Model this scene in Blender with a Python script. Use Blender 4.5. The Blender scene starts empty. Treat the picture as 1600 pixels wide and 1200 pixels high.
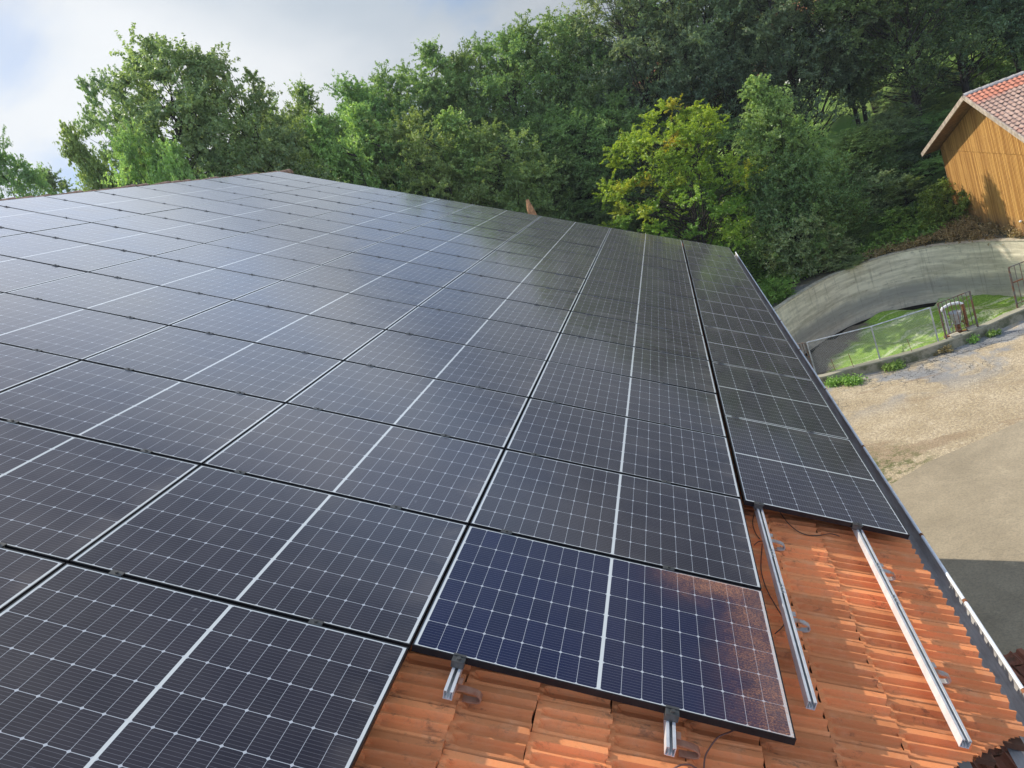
import bpy, math, random
import numpy as np
from mathutils import Matrix, Vector, Euler
sc = bpy.context.scene
COL = sc.collection
# ------------------------------------------------------------------ camera
F = 1176.75
CM = np.array([[0.91421, -0.29761, -0.27503], [0.179, -0.3123, 0.93297], [-0.36355, -0.90216, -0.23224]])
CW = np.array([0.22413, -2.76102, 2.58696])
cam = bpy.data.cameras.new('camera')
cam.sensor_width = 36; cam.lens = F / 1600 * 36; cam.clip_start = 0.05; cam.clip_end = 2000
co = bpy.data.objects.new('camera', cam); COL.objects.link(co)
m = Matrix.Identity(4)
for i in range(3):
    m[i][0] = CM[i][0]; m[i][1] = -CM[i][1]; m[i][2] = -CM[i][2]; m[i][3] = CW[i]
co.matrix_world = m
sc.camera = co
# ------------------------------------------------------------------ sun, sky, exposure
SUN = Vector((-0.307, 0.16, 0.328)).normalized()          # towards the sun
SUN_EL = math.asin(SUN.z); SUN_AZ = math.atan2(SUN.x, SUN.y)
sl = bpy.data.lights.new('sun', 'SUN'); sl.energy = 4.3; sl.angle = math.radians(0.6); sl.color = (1.0, 0.93, 0.82)
so = bpy.data.objects.new('sun', sl); COL.objects.link(so)
so.rotation_euler = (-SUN).to_track_quat('-Z', 'Y').to_euler()
so.location = (-20, 10, 40)
sc.view_settings.view_transform = 'Standard'; sc.view_settings.look = 'None'
sc.view_settings.exposure = 0.35; sc.view_settings.gamma = 1.0
sc.render.engine = 'CYCLES'
sc.cycles.max_bounces = 7; sc.cycles.diffuse_bounces = 4; sc.cycles.glossy_bounces = 3
sc.cycles.transmission_bounces = 3; sc.cycles.transparent_max_bounces = 6
sc.cycles.sample_clamp_indirect = 4
sc.cycles.use_denoising = True


class NT:
    """small helper for node trees: every call returns an output socket"""
    def __init__(s, tree):
        s.t = tree; s.n = tree.nodes; s.l = tree.links
    def node(s, typ, **kw):
        nd = s.n.new(typ)
        for k, v in kw.items(): setattr(nd, k, v)
        return nd
    def put(s, sock, v):
        if v is None: return
        if hasattr(v, 'is_linked') or hasattr(v, 'links'): s.l.new(v, sock)
        else:
            if sock.type in ('RGBA',) and len(v) == 3: v = (*v, 1)
            sock.default_value = v
    def m(s, op, a, b=None, c=None, clamp=False):
        nd = s.node('ShaderNodeMath', operation=op, use_clamp=clamp)
        for i, v in enumerate((a, b, c)):
            if v is not None: s.put(nd.inputs[i], v)
        return nd.outputs[0]
    def vm(s, op, a, b=None, out=0):
        nd = s.node('ShaderNodeVectorMath', operation=op)
        s.put(nd.inputs[0], a); s.put(nd.inputs[1], b)
        return nd.outputs[out]
    def scl(s, v, f):
        nd = s.node('ShaderNodeVectorMath', operation='SCALE')
        s.put(nd.inputs[0], v); s.put(nd.inputs['Scale'], f)
        return nd.outputs[0]
    def sep(s, v):
        nd = s.node('ShaderNodeSeparateXYZ'); s.put(nd.inputs[0], v); return nd.outputs
    def comb(s, x, y, z):
        nd = s.node('ShaderNodeCombineXYZ')
        for i, v in enumerate((x, y, z)): s.put(nd.inputs[i], v)
        return nd.outputs[0]
    def noise(s, vec, scale, detail=4, rough=0.55, dist=0.0, col=False):
        nd = s.node('ShaderNodeTexNoise'); s.put(nd.inputs['Vector'], vec)
        nd.inputs['Scale'].default_value = scale; nd.inputs['Detail'].default_value = detail
        nd.inputs['Roughness'].default_value = rough; nd.inputs['Distortion'].default_value = dist
        return nd.outputs[1 if col else 0]
    def vor(s, vec, scale, feature='F1', out=0, rnd=1.0):
        nd = s.node('ShaderNodeTexVoronoi', feature=feature); s.put(nd.inputs['Vector'], vec)
        nd.inputs['Scale'].default_value = scale; nd.inputs['Randomness'].default_value = rnd
        return nd.outputs[out]
    def ramp(s, f, lo, hi, a=0.0, b=1.0):
        nd = s.node('ShaderNodeMapRange', interpolation_type='SMOOTHSTEP')
        s.put(nd.inputs[0], f); nd.inputs[1].default_value = lo; nd.inputs[2].default_value = hi
        nd.inputs[3].default_value = a; nd.inputs[4].default_value = b
        return nd.outputs[0]
    def mix(s, f, a, b, mode='MIX'):
        nd = s.node('ShaderNodeMix', data_type='RGBA', blend_type=mode)
        s.put(nd.inputs[0], f); s.put(nd.inputs[6], a); s.put(nd.inputs[7], b)
        return nd.outputs[2]
    def pos(s): return s.node('ShaderNodeNewGeometry').outputs['Position']
    def obj(s): return s.node('ShaderNodeTexCoord').outputs['Object']
    def rnd(s): return s.node('ShaderNodeObjectInfo').outputs['Random']
    def attr(s, name):
        nd = s.node('ShaderNodeAttribute', attribute_name=name); return nd.outputs['Fac']
    def bump(s, h, strength=0.4, dist=0.01):
        nd = s.node('ShaderNodeBump'); nd.inputs['Strength'].default_value = strength
        nd.inputs['Distance'].default_value = dist; s.put(nd.inputs['Height'], h); return nd.outputs[0]


def material(name, build):
    mt = bpy.data.materials.new(name); mt.use_nodes = True
    t = NT(mt.node_tree); t.n.clear()
    out = t.node('ShaderNodeOutputMaterial')
    t.l.new(build(t), out.inputs[0])
    return mt


def bsdf(t, color, rough=0.8, metal=0.0, normal=None, spec=0.4, coat=0.0, coat_r=0.1, coat_ior=1.5):
    b = t.node('ShaderNodeBsdfPrincipled')
    t.put(b.inputs['Base Color'], color); t.put(b.inputs['Roughness'], rough)
    t.put(b.inputs['Metallic'], metal); t.put(b.inputs['Specular IOR Level'], spec)
    if coat: t.put(b.inputs['Coat Weight'], coat); t.put(b.inputs['Coat Roughness'], coat_r); t.put(b.inputs['Coat IOR'], coat_ior)
    if normal is not None: t.put(b.inputs['Normal'], normal)
    return b.outputs[0]


# world: clear-sky gradient with broken cloud over it
w = bpy.data.worlds.new('World'); sc.world = w; w.use_nodes = True
t = NT(w.node_tree); t.n.clear()
sky = t.node('ShaderNodeTexSky', sky_type='NISHITA'); sky.sun_disc = False
sky.sun_elevation = SUN_EL; sky.sun_rotation = SUN_AZ % (2 * math.pi)
skyc = t.scl(sky.outputs[0], 0.12)
d = t.node('ShaderNodeTexCoord').outputs['Generated']
dx, dy, dz = t.sep(d)
den = t.m('ADD', t.m('MAXIMUM', dz, 0.0), 0.35)
pv = t.comb(t.m('DIVIDE', dx, den), t.m('DIVIDE', dy, den), 0.3)
pv = t.vm('ADD', pv, (3.15, 1.7, 0.0))
n1 = t.noise(pv, 1.6, 7, 0.52, 0.25)
n2 = t.noise(pv, 0.9, 5, 0.5, 0.3)
cover = t.m('MULTIPLY', t.ramp(n1, 0.36, 0.56), t.ramp(t.vm('DOT_PRODUCT', d, tuple(SUN), out=1), 0.10, 0.62, 0.35, 1.0))
shade = t.ramp(n2, 0.36, 0.64)
cloud = t.mix(shade, (0.55, 0.63, 0.72), (0.90, 0.93, 0.96))
blue = t.mix(0.45, skyc, (0.36, 0.52, 0.84))
c = t.mix(cover, blue, cloud)
# brighter veil towards the sun
cs = t.vm('DOT_PRODUCT', d, tuple(SUN), out=1)
c = t.scl(c, t.ramp(cs, 0.45, 1.0, 0.90, 1.12))
# unseen sky behind the camera brightened as added fill for the trees
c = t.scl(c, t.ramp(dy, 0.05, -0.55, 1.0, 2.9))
# bright cloud bank added out of view for panel reflections, dimmer above and eastward
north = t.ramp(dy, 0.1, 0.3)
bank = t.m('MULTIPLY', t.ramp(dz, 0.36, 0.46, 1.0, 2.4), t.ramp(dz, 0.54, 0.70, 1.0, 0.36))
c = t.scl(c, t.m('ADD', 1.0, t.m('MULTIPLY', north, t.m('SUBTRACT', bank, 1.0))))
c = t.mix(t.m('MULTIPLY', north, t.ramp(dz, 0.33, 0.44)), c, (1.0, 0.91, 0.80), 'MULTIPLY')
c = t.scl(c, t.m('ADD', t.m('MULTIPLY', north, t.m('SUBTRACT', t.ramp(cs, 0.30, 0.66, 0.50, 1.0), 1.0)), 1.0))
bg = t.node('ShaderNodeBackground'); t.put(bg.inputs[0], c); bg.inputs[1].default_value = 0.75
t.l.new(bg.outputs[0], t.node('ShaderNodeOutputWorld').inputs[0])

# ------------------------------------------------------------------ geometry helpers
A30 = math.radians(30); CA, SA = math.cos(A30), math.sin(A30)
ZG = -9.3                                              # level of the farmyard


def W(s, y, h=0.0):
    """roof frame (metres down the slope, along the eave, above the panel plane) to world"""
    return (s * CA + h * SA, y, -s * SA + h * CA)


def ray(px, py):
    dd = CM @ np.array([(px - 800) / F, (py - 600) / F, 1.0]); return dd / np.linalg.norm(dd)
def gp(px, py, z=ZG):
    dd = ray(px, py); return CW + (z - CW[2]) / dd[2] * dd
def at(px, py, Y):
    dd = ray(px, py); return CW + (Y - CW[1]) / dd[1] * dd
def rp(px, py, h=-0.12):
    """point of the roof surface: (s, y)"""
    dd = ray(px, py); nn = np.array([SA, 0, CA]); X = CW + (h - nn @ CW) / (nn @ dd) * dd
    return float(X @ np.array([CA, 0, -SA])), float(X[1])


def mesh_np(name, v, quads, mat, parent=None, attrs=None, smooth=False, tris=None):
    me = bpy.data.meshes.new(name)
    v = np.asarray(v, np.float32); quads = np.asarray(quads, np.int32).reshape(-1, 4) if quads is not None else np.zeros((0, 4), np.int32)
    tr = np.asarray(tris, np.int32).reshape(-1, 3) if tris is not None else np.zeros((0, 3), np.int32)
    me.vertices.add(len(v)); me.vertices.foreach_set('co', v.ravel())
    nl = quads.size + tr.size
    me.loops.add(nl); me.loops.foreach_set('vertex_index', np.concatenate([quads.ravel(), tr.ravel()]))
    me.polygons.add(len(quads) + len(tr))
    st = np.concatenate([np.arange(len(quads)) * 4, len(quads) * 4 + np.arange(len(tr)) * 3]).astype(np.int32)
    me.polygons.foreach_set('loop_start', st)
    me.polygons.foreach_set('use_smooth', np.full(len(st), smooth))
    for k, (dom, arr) in (attrs or {}).items():
        at_ = me.attributes.new(k, 'FLOAT', dom); at_.data.foreach_set('value', np.asarray(arr, np.float32).ravel())
    me.update(calc_edges=True); me.validate()
    me.materials.append(mat)
    o = bpy.data.objects.new(name, me); COL.objects.link(o)
    if parent: o.parent = parent
    return o


class MB:
    """collects boxes, bars, prisms and tubes; build() links them as one mesh object"""
    def __init__(s): s.v = []; s.f = []
    def add(s, vs, fs):
        b = len(s.v); s.v += [tuple(map(float, p)) for p in vs]; s.f += [tuple(b + i for i in f) for f in fs]
    def box(s, a, b):
        x0, y0, z0 = a; x1, y1, z1 = b
        s.add([(x0, y0, z0), (x1, y0, z0), (x1, y1, z0), (x0, y1, z0), (x0, y0, z1), (x1, y0, z1), (x1, y1, z1), (x0, y1, z1)],
              [(0, 3, 2, 1), (4, 5, 6, 7), (0, 1, 5, 4), (1, 2, 6, 5), (2, 3, 7, 6), (3, 0, 4, 7)])
    def hexa(s, p):
        s.add(p, [(0, 3, 2, 1), (4, 5, 6, 7), (0, 1, 5, 4), (1, 2, 6, 5), (2, 3, 7, 6), (3, 0, 4, 7)])
    def tube(s, pts, r, n=6, cap=True):
        pts = [Vector(p) for p in pts]; k = len(pts); rs = r if hasattr(r, '__len__') else [r] * k
        rings = []; ref = None
        for i, p in enumerate(pts):
            dd = (pts[min(i + 1, k - 1)] - pts[max(i - 1, 0)]).normalized()
            if ref is None: ref = dd.orthogonal().normalized()
            ref = (ref - dd * ref.dot(dd)).normalized(); bb = dd.cross(ref)
            rings.append([p + (ref * math.cos(2 * math.pi * j / n) + bb * math.sin(2 * math.pi * j / n)) * rs[i] for j in range(n)])
        fs = [(i * n + j, i * n + (j + 1) % n, (i + 1) * n + (j + 1) % n, (i + 1) * n + j) for i in range(k - 1) for j in range(n)]
        if cap: fs += [tuple(reversed(range(n))), tuple((k - 1) * n + j for j in range(n))]
        s.add([q for rg in rings for q in rg], fs)
    def extrude(s, poly, fn, t0, t1):
        """closed 2d polygon pushed along a third coordinate; fn(a, b, t) gives the 3d point"""
        n = len(poly)
        s.add([fn(a, b, t0) for a, b in poly] + [fn(a, b, t1) for a, b in poly],
              [(i, (i + 1) % n, n + (i + 1) % n, n + i) for i in range(n)] + [tuple(reversed(range(n))), tuple(range(n, 2 * n))])
    def ball(s, c, r, sz=1.0, n=8, k=5):
        vs = []
        for i in range(k + 1):
            th = math.pi * i / k
            for j in range(n):
                ph = 2 * math.pi * j / n
                vs.append((c[0] + r * math.sin(th) * math.cos(ph), c[1] + r * math.sin(th) * math.sin(ph), c[2] + sz * r * math.cos(th)))
        s.add(vs, [(i * n + j, (i + 1) * n + j, (i + 1) * n + (j + 1) % n, i * n + (j + 1) % n) for i in range(k) for j in range(n)])
    def build(s, name, mat, parent=None, smooth=False):
        me = bpy.data.meshes.new(name); me.from_pydata(s.v, [], s.f); me.update()
        if smooth: me.polygons.foreach_set('use_smooth', [True] * len(me.polygons))
        me.materials.append(mat)
        o = bpy.data.objects.new(name, me); COL.objects.link(o)
        if parent: o.parent = parent
        return o


def tag(o, label=None, cat=None, group=None, kind=None):
    if label: o['label'] = label
    if cat: o['category'] = cat
    if group: o['group'] = group
    if kind: o['kind'] = kind
    return o


def thing(name, loc, label, cat, group=None, rot=None):
    o = bpy.data.objects.new(name, None); COL.objects.link(o); o.location = loc
    if rot is not None: o.rotation_euler = rot
    o.empty_display_size = 0.2
    return tag(o, label, cat, group)


def world_child(o, parent):
    """parent a mesh modelled in world coordinates (parents here are unrotated Empties)"""
    o.parent = parent; o.location = tuple(-c for c in parent.location); return o


def copy_tree(o, parent=None):
    c = o.copy(); COL.objects.link(c); c.parent = parent
    for ch in [x for x in bpy.data.objects if x.parent == o]: copy_tree(ch, c)
    return c

# ------------------------------------------------------------------ materials
def mt_flat(name, col, rough=0.7, metal=0.0, var=0.0, scale=8.0, spec=0.4, bump=0.0, coat=0.0):
    def f(t):
        c = col; nrm = None
        if var:
            n = t.noise(t.pos(), scale, 5, 0.6)
            c = t.mix(t.ramp(n, 0.3, 0.7), tuple(x * (1 - var) for x in col), tuple(min(1, x * (1 + var)) for x in col))
        if bump: nrm = t.bump(t.noise(t.pos(), scale * 3, 4), bump, 0.01)
        return bsdf(t, c, rough, metal, nrm, spec, coat)
    return material(name, f)


M_frame = mt_flat('panel frame black anodised', (0.022, 0.022, 0.024), 0.38, 0.4, 0.2, 20)
M_alu = mt_flat('mill aluminium rail', (0.72, 0.72, 0.71), 0.4, 0.4, 0.10, 14)
M_steel = mt_flat('clamp steel', (0.35, 0.35, 0.34), 0.4, 0.8, 0.2, 30)
M_wire = mt_flat('weathered wire', (0.30, 0.31, 0.30), 0.7, 0.2, 0.2, 9)
M_clamp = mt_flat('dark grey clamp', (0.10, 0.10, 0.095), 0.45, 0.5, 0.2, 30)
M_galv = mt_flat('galvanised steel', (0.42, 0.44, 0.45), 0.5, 0.6, 0.25, 9)
M_cable = mt_flat('black cable', (0.025, 0.022, 0.022), 0.5)
M_dusty = mt_flat('dusty cable', (0.16, 0.08, 0.06), 0.8)


def f_hook(t):
    n = t.noise(t.pos(), 14, 5, 0.6)
    c = t.mix(t.ramp(n, 0.42, 0.62), (0.52, 0.50, 0.47), (0.50, 0.24, 0.12))
    return bsdf(t, c, 0.5, 0.4)
M_hook = material('hook steel with tile dust', f_hook)


def f_hook2(t):
    n = t.noise(t.pos(), 16, 5, 0.6)
    c = t.mix(t.ramp(n, 0.3, 0.6), (0.34, 0.13, 0.07), (0.42, 0.22, 0.14))
    return bsdf(t, c, 0.6, 0.2)
M_hook2 = material('hook thick with tile dust', f_hook2)


def f_glass(dirty=False):
    def f(t):
        P = t.obj(); x, y, z = t.sep(P); ax = t.m('ABSOLUTE', x)
        rn = t.rnd()
        # cells: 9 per half along x, 6 across y
        cx = t.m('DIVIDE', t.m('SUBTRACT', ax, 0.008), 0.0931)
        cy = t.m('DIVIDE', t.m('ADD', y, 0.5535), 0.1845)
        fx = t.m('FRACT', cx); fy = t.m('FRACT', cy)
        gx = t.m('MULTIPLY', t.m('MINIMUM', fx, t.m('SUBTRACT', 1.0, fx)), 0.0931)
        gy = t.m('MULTIPLY', t.m('MINIMUM', fy, t.m('SUBTRACT', 1.0, fy)), 0.1845)
        gap = t.m('MAXIMUM', t.m('LESS_THAN', gx, 0.0009), t.m('LESS_THAN', gy, 0.0013))
        dia = t.m('LESS_THAN', t.m('ADD', gx, gy), 0.0095)
        inx = t.m('MULTIPLY', t.m('GREATER_THAN', ax, 0.008), t.m('LESS_THAN', ax, 0.008 + 9 * 0.0931))
        iny = t.m('LESS_THAN', t.m('ABSOLUTE', y), 0.5535)
        inside = t.m('MULTIPLY', inx, iny)
        bb = t.m('FRACT', t.m('ADD', t.m('DIVIDE', y, 0.01845), 0.5))
        bus = t.m('LESS_THAN', t.m('ABSOLUTE', t.m('SUBTRACT', bb, 0.5)), 0.034)
        cellid = t.comb(t.m('FLOOR', cx), t.m('FLOOR', cy), t.m('MULTIPLY', rn, 91.0))
        wn = t.node('ShaderNodeTexWhiteNoise'); t.put(wn.inputs[0], cellid)
        cell = t.mix(wn.outputs[0], (0.010, 0.008, 0.016), (0.016, 0.013, 0.022))
        cell = t.mix(rn, cell, t.mix(0.6, cell, (0.022, 0.015, 0.024)))
        if dirty: cell = t.mix(wn.outputs[0], (0.003, 0.007, 0.034), (0.004, 0.009, 0.046))
        c = t.mix(t.m('MULTIPLY', bus, 0.34), cell, (0.34, 0.34, 0.38))
        c = t.mix(t.m('MAXIMUM', gap, dia), c, (0.46, 0.48, 0.51))
        c = t.mix(inside, (0.60, 0.62, 0.60), c)
        # dust film
        loc = t.vm('ADD', t.vm('MULTIPLY', P, (1.0, 1.6, 1.0)), t.comb(t.m('MULTIPLY', rn, 31.0), t.m('MULTIPLY', rn, 17.0), 0.0))
        dn = t.noise(loc, 2.2, 6, 0.62, 0.3)
        tau = t.ramp(dn, 0.30, 0.75, *((0.003, 0.012) if dirty else (0.004, 0.020)))
        # a thin dust film covers more of the glass the flatter one looks along it
        gnode = t.node('ShaderNodeNewGeometry')
        cosv = t.m('MAXIMUM', t.m('ABSOLUTE', t.vm('DOT_PRODUCT', gnode.outputs['Normal'], gnode.outputs['Incoming'], out=1)), 0.05)
        dust = t.m('SUBTRACT', 1.0, t.m('EXPONENT', t.m('DIVIDE', t.m('MULTIPLY', tau, -1.0), cosv)))
        c = t.mix(dust, c, (0.50, 0.445, 0.40))
        rough = t.ramp(dn, 0.3, 0.7, 0.07, 0.15)
        smear = t.ramp(t.noise(t.vm('MULTIPLY', loc, (9.0, 3.0, 1.0)), 1.3, 3, 0.5), 0.74, 0.80, 0.0, 0.30)
        c = t.mix(smear, c, (0.35, 0.35, 0.37))
        spot = t.m('MULTIPLY', t.m('LESS_THAN', t.vor(t.vm('ADD', loc, (5.0, 3.0, 0.0)), 1.1), t.m('MULTIPLY', t.noise(loc, 30, 2, 0.5), 0.028)), t.m('GREATER_THAN', t.m('FRACT', t.m('MULTIPLY', rn, 13.0)), 0.45))
        c = t.mix(t.m('MULTIPLY', spot, 0.8), c, (0.60, 0.58, 0.54))
        edge_d = t.m('MULTIPLY', t.ramp(x, 0.66, 0.86), t.ramp(dn, 0.35, 0.65, 0.0, 0.10))
        c = t.mix(edge_d, c, (0.40, 0.34, 0.28))
        if dirty:
            # brick-red cutting dust over the eave-side end of this panel
            g = t.noise(t.vm('MULTIPLY', P, (1.0, 2.2, 1.0)), 90, 5, 0.8)
            blot = t.noise(P, 5.0, 5, 0.65, 0.5)
            a1 = t.ramp(t.m('ADD', x, t.m('MULTIPLY', t.m('SUBTRACT', blot, 0.5), 0.30)), 0.38, 0.95)
            up = t.ramp(t.m('ADD', y, t.m('MULTIPLY', t.m('SUBTRACT', blot, 0.5), 0.30)), 0.12, 0.62)
            xr = t.ramp(t.m('ADD', x, t.m('MULTIPLY', t.m('SUBTRACT', blot, 0.5), 0.2)), 0.05, 0.55)
            dens = t.m('MAXIMUM', a1, t.m('MULTIPLY', up, xr))
            edge = t.ramp(x, 0.845, 0.70, 0.78, 1.0)
            dens = t.m('MULTIPLY', t.m('MULTIPLY', dens, edge), t.ramp(t.noise(P, 9.0, 4, 0.6), 0.30, 0.62, 0.7, 1.0))
            speck = t.m('MULTIPLY', t.ramp(t.m('ADD', g, t.m('MULTIPLY', dens, 0.13)), 0.57, 0.66), t.ramp(dens, 0.1, 0.8, 0.0, 0.9))
            film = t.m('MULTIPLY', dens, 0.24)
            c = t.mix(film, c, (0.40, 0.17, 0.09))
            c = t.mix(t.m('MULTIPLY', speck, 0.7), c, (0.60, 0.27, 0.13))
            rough = t.m('ADD', rough, t.m('MULTIPLY', dens, 0.5))
        wav = t.noise(loc, 1.1, 2, 0.4)
        nb = t.bump(wav, 0.16, 0.02)
        sh = bsdf(t, c, 0.42, 0.0, nb, 0.04 if dirty else 0.09, 1.0, rough, 1.36 if dirty else 1.56)
        sh.node.inputs['Sheen Weight'].default_value = 0.0 if dirty else 0.03; sh.node.inputs['Sheen Roughness'].default_value = 0.35
        return sh
    return f
M_glass = material('solar glass over half cut cells', f_glass())
M_glass_d = material('solar glass with red tile dust', f_glass(True))


def f_tile(base, dark, pale, grime=0.5, moss=0.0):
    def f(t):
        P = t.pos(); tc = t.attr('tcol')
        n = t.noise(P, 9, 6, 0.65); n2 = t.noise(t.vm('MULTIPLY', P, (7.0, 13.0, 7.0)), 1.3, 6, 0.75, 0.3); n3 = t.noise(P, 60, 3, 0.6)
        c = t.mix(tc, tuple(x * 0.72 for x in base), tuple(min(1, x * 1.15) for x in base))
        c = t.mix(t.ramp(n, 0.45, 0.75, 0, 0.45), c, pale)
        c = t.mix(t.ramp(n3, 0.5, 0.8, 0, 0.35), c, tuple(x * 0.75 for x in base))
        g = t.m('MULTIPLY', t.ramp(n2, 0.52, 0.68), t.ramp(t.noise(P, 3.2, 4, 0.6), 0.40, 0.56))
        c = t.mix(t.m('MULTIPLY', g, grime), c, dark)
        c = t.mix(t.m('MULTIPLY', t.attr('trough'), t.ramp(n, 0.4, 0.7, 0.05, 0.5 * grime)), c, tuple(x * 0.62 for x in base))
        if moss:
            c = t.mix(t.ramp(t.noise(P, 5, 5, 0.7), 0.5, 0.62, 0, moss), c, (0.05, 0.05, 0.035))
        return bsdf(t, c, 0.82, 0.0, t.bump(t.noise(P, 120, 4, 0.7), 0.35, 0.004), 0.3)
    return f
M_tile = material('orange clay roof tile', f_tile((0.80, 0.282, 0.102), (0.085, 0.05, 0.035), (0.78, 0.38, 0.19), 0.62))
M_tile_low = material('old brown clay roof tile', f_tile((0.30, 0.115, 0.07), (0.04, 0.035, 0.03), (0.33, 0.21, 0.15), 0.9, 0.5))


def f_barn_tile(t):
    P = t.pos(); tc = t.attr('tcol'); rw = t.attr('vrow')
    x, y, z = t.sep(P)
    blk = t.noise(t.comb(t.m('MULTIPLY', x, 0.35), y, z), 0.55, 2, 0.5)
    old = t.mix(tc, (0.33, 0.155, 0.115), (0.42, 0.22, 0.17))
    old = t.mix(t.ramp(blk, 0.47, 0.53), old, t.mix(tc, (0.33, 0.215, 0.17), (0.41, 0.28, 0.22)))
    new = t.mix(tc, (0.44, 0.17, 0.11), (0.52, 0.22, 0.145))
    c = t.mix(t.m('LESS_THAN', rw, 2.5), old, new)
    c = t.mix(t.ramp(t.noise(P, 7, 4, 0.7), 0.56, 0.66, 0, 0.6), c, (0.05, 0.045, 0.035))
    return bsdf(t, c, 0.85, 0.0, None, 0.3)
M_barn_tile = material('patched barn roof tile', f_barn_tile)


def f_boards(t):
    P = t.pos(); x, y, z = t.sep(P)
    st = t.m('FLOOR', t.m('DIVIDE', t.m('ADD', x, y), 0.145))
    wn = t.node('ShaderNodeTexWhiteNoise', noise_dimensions='1D'); t.put(wn.inputs[1], st)
    c = t.mix(wn.outputs[0], (0.42, 0.21, 0.055), (0.70, 0.40, 0.12))
    gr = t.noise(t.vm('MULTIPLY', P, (14.0, 14.0, 0.8)), 1.5, 5, 0.6)
    c = t.mix(t.ramp(gr, 0.35, 0.7, 0, 0.5), c, (0.26, 0.11, 0.03))
    low = t.m('MULTIPLY', t.ramp(z, -7.7, -8.9), t.ramp(t.noise(P, 0.9, 5, 0.6), 0.35, 0.7, 0.25, 0.9))
    c = t.mix(low, c, (0.17, 0.13, 0.09))
    return bsdf(t, c, 0.7, 0.0, None, 0.35)
M_boards = material('honey stained boards', f_boards)
M_wood_grey = mt_flat('pale weathered verge board', (0.40, 0.33, 0.26), 0.8, 0, 0.3, 4)
M_wood_dark = mt_flat('brown soffit boards', (0.24, 0.14, 0.08), 0.8, 0, 0.3, 5)


def f_concrete(t):
    P = t.pos(); x, y, z = t.sep(P)
    band = t.noise(t.comb(t.m('MULTIPLY', x, 0.25), t.m('MULTIPLY', y, 0.25), t.m('MULTIPLY', z, 2.2)), 1.6, 6, 0.65, 0.4)
    c = t.mix(t.ramp(band, 0.35, 0.65), (0.48, 0.43, 0.32), (0.76, 0.69, 0.53))
    sm = t.noise(P, 3.0, 6, 0.7)
    c = t.mix(t.ramp(sm, 0.5, 0.75, 0, 0.5), c, (0.31, 0.29, 0.235))
    # slurry tide marks low on the wall and a dark pour joint
    tide = t.m('ADD', z, t.m('MULTIPLY', t.noise(P, 1.2, 4, 0.6), 0.7))
    c = t.mix(t.m('MULTIPLY', t.ramp(tide, -10.3, -10.8), t.ramp(tide, -11.6, -11.1, 0.15, 0.75)), c, (0.30, 0.29, 0.26))
    jz = t.m('ABSOLUTE', t.m('SUBTRACT', t.m('FRACT', t.m('DIVIDE', t.m('ADD', z, 20.0), 0.75)), 0.5))
    c = t.mix(t.m('MULTIPLY', t.m('LESS_THAN', jz, 0.018), t.ramp(sm, 0.45, 0.65, 0.0, 0.6)), c, (0.13, 0.12, 0.10))
    aa = t.m('ARCTAN2', t.m('SUBTRACT', y, 36.7), t.m('SUBTRACT', x, 8.3))
    vj = t.m('ABSOLUTE', t.m('SUBTRACT', t.m('FRACT', t.m('MULTIPLY', aa, 4.2)), 0.5))
    c = t.mix(t.m('MULTIPLY', t.m('MULTIPLY', t.m('LESS_THAN', vj, 0.008), t.ramp(sm, 0.4, 0.6)), 0.4), c, (0.14, 0.13, 0.11))
    drip = t.noise(t.comb(t.m('MULTIPLY', aa, 40.0), 0.0, t.m('MULTIPLY', z, 0.25)), 1.0, 4, 0.6)
    c = t.mix(t.ramp(drip, 0.56, 0.72, 0.0, 0.45), c, (0.16, 0.15, 0.12))
    pit = t.ramp(t.noise(t.vm('MULTIPLY', P, (1.0, 1.0, 2.5)), 6.0, 5, 0.75), 0.66, 0.72)
    c = t.mix(t.m('MULTIPLY', pit, 0.7), c, (0.06, 0.06, 0.05))
    return bsdf(t, c, 0.9, 0.0, t.bump(t.noise(P, 20, 5, 0.7), 0.5, 0.02), 0.3)
M_concrete = material('board marked stained concrete', f_concrete)


def f_kerb(t):
    P = t.pos(); n = t.noise(P, 2.4, 6, 0.7); x, y, z = t.sep(P)
    c = t.mix(t.ramp(n, 0.4, 0.65), (0.27, 0.24, 0.17), (0.10, 0.10, 0.055))
    c = t.mix(t.ramp(z, -8.98, -8.90, 0, 0.8), c, t.mix(n, (0.26, 0.25, 0.18), (0.42, 0.38, 0.28)))
    return bsdf(t, c, 0.92, 0.0, t.bump(t.noise(P, 18, 5, 0.7), 0.6, 0.02), 0.3)
M_kerb = material('mossy low concrete wall', f_kerb)
M_plaster = mt_flat('pale rendered wall', (0.62, 0.58, 0.50), 0.9, 0, 0.12, 2)
M_plaster_w = mt_flat('white rendered wall', (0.74, 0.73, 0.70), 0.9, 0, 0.08, 2)
M_glass_dark = mt_flat('dark window glass', (0.03, 0.035, 0.04), 0.1, 0, 0, 1, 0.6)
M_redroof = mt_flat('red village roof tile', (0.42, 0.14, 0.07), 0.85, 0, 0.3, 3)


def f_zinc(t):
    P = t.pos(); n = t.noise(t.vm('MULTIPLY', P, (6.0, 1.5, 6.0)), 2.0, 6, 0.7)
    c = t.mix(t.ramp(n, 0.35, 0.7), (0.30, 0.275, 0.25), (0.46, 0.44, 0.41))
    return bsdf(t, c, 0.6, 0.1, None, 0.4)
M_zinc = material('dull zinc gutter', f_zinc)
M_zinc_rim = mt_flat('bright zinc rim', (0.74, 0.77, 0.78), 0.5, 0.1, 0.1, 12)
M_rust = mt_flat('rusty iron', (0.20, 0.08, 0.035), 0.85, 0.1, 0.5, 18)


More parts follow.
